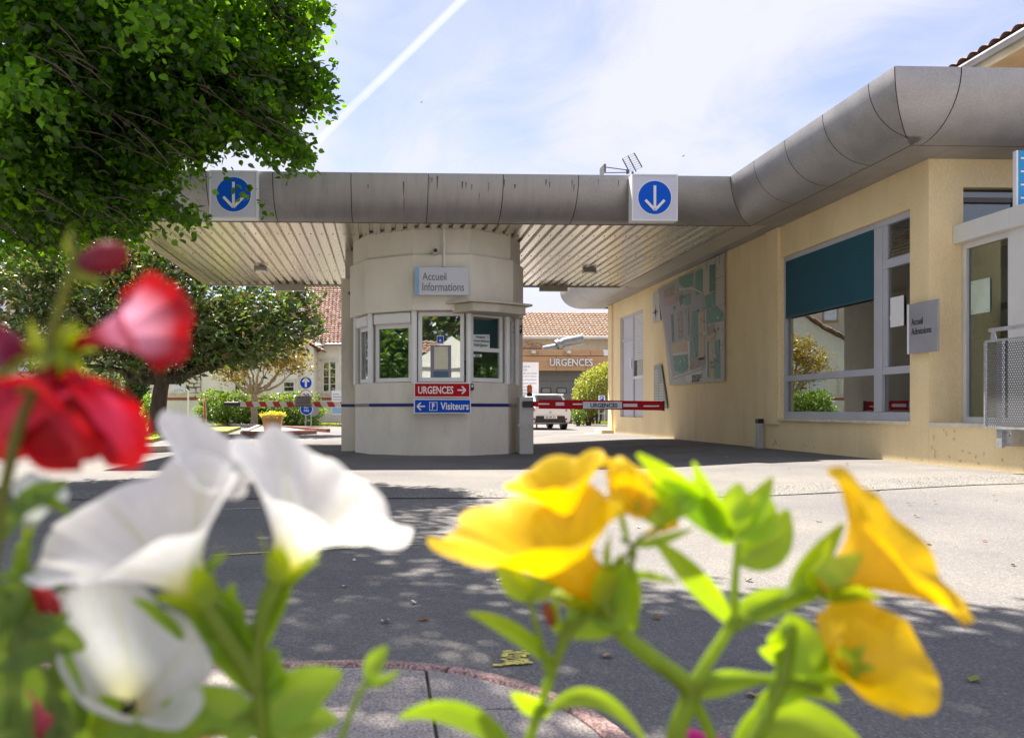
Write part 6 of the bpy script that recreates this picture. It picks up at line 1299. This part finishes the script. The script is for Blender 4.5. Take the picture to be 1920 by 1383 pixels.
m = MB(); b0, b1 = PF((60, 1092), dw), PF((112, 1165), dw); axb = b1-b0; m.lathe(b0, [(.001, 0), (.0042, axb.length*.3), (.0050, axb.length*.6), (.003, axb.length*.9), (.001, axb.length)], 14, axb); col_mesh('bud', m.v, m.f, [(.50, .02, .03)]*len(m.v), PET, rp)
flower(rp, .30, (70, 1400, 40), (82, 1318, 0), (26, 34, 0), (20, -10, -30), (.42, .06, .10), RT, ruf=.12, seed=44, calyx=False); flower(rp, .36, (330, 1460, 0), (330, 1372, 0), (75, 10, 0), (-10, -26, 50), (.55, .20, .12), (.4, .12, .08), ruf=.12, seed=46, calyx=False)
flower(rp, .36, (30, 1440, 0), (10, 1330, 0), (60, 30, 0), (-10, -46, 50), (.42, .05, .05), (.4, .12, .08), ruf=.12, seed=47, calyx=False)
# ---- yellow trailing petunias
dy = .37; yp = thing('yellow_petunia', 'yellow trailing petunia plant with small trumpets in the right foreground', 'flower plant', (.15, .37, .49)); YL = (.96, .68, .001); YT = (.88, .55, .002)
flower(yp, dy, (1118, 1108, 0), (985, 978, 0), (172, -46, -30), (16, -42, 110), YL, YT, ruf=.13, seed=51, curl=.02, tube=.22, notch=.14, vein=(.8, .5, .005))
flower(yp, dy, (1075, 985, 70), (1040, 884, 60), (98, -32, 0), (0, -22, 70), YL, YT, ruf=.10, seed=53, curl=.03, tube=.10)
flower(yp, dy, (1215, 960, -10), (1205, 892, 40), (74, 26, 0), (-22, -42, 50), YL, YT, ruf=.13, seed=55, curl=.10, tube=.12, calyx=False)
flower(yp, dy, (1195, 960, 30), (1178, 925, 0), (32, 50, 0), (30, -22, -30), YL, YT, ruf=.1, seed=56, curl=.10, calyx=False)
flower(yp, dy*.97, (1545, 1092, -10), (1712, 1018, 0), (136, 144, 10), (34, -26, 60), (.96, .63, .001), YT, ruf=.11, seed=58, curl=.04, tube=.19, notch=.14)
flower(yp, dy*.97, (1585, 1245, -70), (1640, 1228, 30), (112, 104, 0), (70, -62, 30), (.96, .64, .001), YT, ruf=.11, seed=61, curl=.05, tube=.10, notch=.14)
flower(yp, dy, (1195, 1010, 40), (1250, 984, 30), (26, -8, 0), (4, -8, 20), YL, YT, ruf=.1, seed=63, curl=.02, calyx=False)
SP = [([(1262, 1420), (1272, 1360), (1292, 1292), (1225, 1235), (1165, 1185), (1128, 1125)], 17, 14), ([(1290, 1300), (1330, 1235), (1372, 1165), (1378, 1090), (1384, 1010)], 12, 6), ([(980, 1420), (1008, 1340), (1034, 1262), (1070, 1180), (1120, 1140)], 9, 9), ([(1372, 1175), (1420, 1150), (1480, 1118), (1548, 1092)], 11, 8), ([(1300, 1300), (1330, 1275), (1440, 1272), (1540, 1290)], 11, 8), ([(1400, 1400), (1440, 1330), (1470, 1250), (1480, 1170)], 14, 14), ([(1195, 1180), (1185, 1090), (1190, 1020), (1245, 985)], 5, 4), ([(1230, 1240), (1300, 1310), (1350, 1420)], 11, 10), ([(1030, 1270), (1010, 1190), (992, 1120)], 6, 5), ([(1040, 1250), (1050, 1200), (1062, 1160)], 6, 5), ([(1160, 1190), (1100, 1120), (1170, 1045), (1190, 1020)], 4, 4), ([(1165, 1010), (1190, 1030), (1180, 1075)], 4, 4)]
for pth, r, r1 in SP: stem(yp, dy, pth, r*1.12, c=(.27, .38, .008), r1=r1)
for p, r in (((1262, 1418), 12), ((980, 1418), 8), ((1400, 1398), 10)): to_soil(yp, dy, p, r)
LY = [([(1035, 1245), (960, 1180), (878, 1148)], 15, .3), ([(1030, 1340), (995, 1320), (958, 1298)], 17, .3), ([(1030, 1330), (1120, 1310), (1215, 1395)], 14, .3), ([(1368, 1165), (1300, 1080), (1225, 1010)], 19, .4), ([(1175, 1075), (1220, 1080), (1272, 1092)], 7, .2), ([(1190, 1022), (1240, 1012), (1300, 990)], 8, .3), ([(1180, 1020), (1168, 980), (1165, 950)], 5, .3),
      ([(1385, 1050), (1440, 1020), (1476, 955)], 32, .4), ([(1370, 1020), (1340, 960), (1300, 865)], 18, .5), ([(1380, 1010), (1410, 960), (1448, 895)], 20, .5), ([(1375, 1000), (1380, 950), (1385, 905)], 24, .5), ([(1365, 1010), (1310, 950), (1240, 900)], 24, .5), ([(1350, 1000), (1290, 930), (1195, 850)], 26, .6), ([(1400, 1010), (1430, 975), (1430, 920)], 22, .4), ([(1240, 985), (1225, 940), (1200, 905)], 30, .5), ([(1250, 975), (1290, 930), (1330, 915)], 22, .5),
      ([(1480, 1115), (1530, 1050), (1582, 980)], 17, .4), ([(1500, 1112), (1560, 1085), (1615, 1052)], 18, .4), ([(1380, 1165), (1440, 1130), (1530, 1120)], 22, .3), ([(1480, 1180), (1470, 1220), (1425, 1215)], 24, .4), ([(1475, 1260), (1490, 1200), (1480, 1150)], 38, .4), ([(1500, 1260), (1540, 1240), (1600, 1215)], 15, .4), ([(1500, 1285), (1560, 1270), (1628, 1268)], 12, .3), ([(1450, 1270), (1510, 1280), (1575, 1315)], 20, .3), ([(1310, 1305), (1360, 1278), (1440, 1275)], 18, .3), ([(1540, 1265), (1555, 1215), (1550, 1190)], 10, .4),
      ([(1110, 1165), (1150, 1125), (1165, 1040)], 34, .5), ([(1130, 1180), (1170, 1130), (1185, 1060)], 26, .5), ([(1065, 1190), (1120, 1160), (1190, 1180)], 30, .3), ([(992, 1125), (965, 1090), (932, 1052)], 22, .4), ([(995, 1120), (1015, 1095), (1030, 1065)], 22, .4), ([(1000, 1120), (1035, 1100), (1065, 1075)], 7, .3), ([(1060, 1180), (1075, 1150), (1080, 1105)], 9, .3), ([(1060, 1190), (1040, 1160), (1045, 1110)], 9, .3), ([(1065, 1185), (1095, 1150), (1115, 1120)], 10, .3),
      ([(1380, 1420), (1480, 1350), (1620, 1400)], 34, .3), ([(1420, 1330), (1470, 1300), (1550, 1290)], 16, .3)]
for i, (pth, w, tl) in enumerate(LY): leaf(yp, dy, pth, w*1.25, (.19, .34, .004), (.34, .50, .01), tilt=tl, seed=i+100)
m = MB(); b0, b1 = PF((1024, 1130), dy), PF((1036, 1172), dy); axb = b1-b0; m.lathe(b0, [(.0016, 0), (.0030, axb.length*.4), (.0026, axb.length*.8), (.0016, axb.length)], 10, axb); col_mesh('withered_bud', m.v, m.f, [(.42, .11, .015)]*len(m.v), PET, yp)
mg = thing('magenta_petunia', 'magenta petunia flower just showing at the bottom edge', 'flower plant', (.12, .36, .49)); flower(mg, .40, (1322, 1450, 0), (1322, 1390, 0), (52, 4, 0), (0, -16, 40), (.55, .01, .28), (.3, .01, .1), ruf=.1, seed=71); to_soil(mg, .40, (1322, 1452), 8)
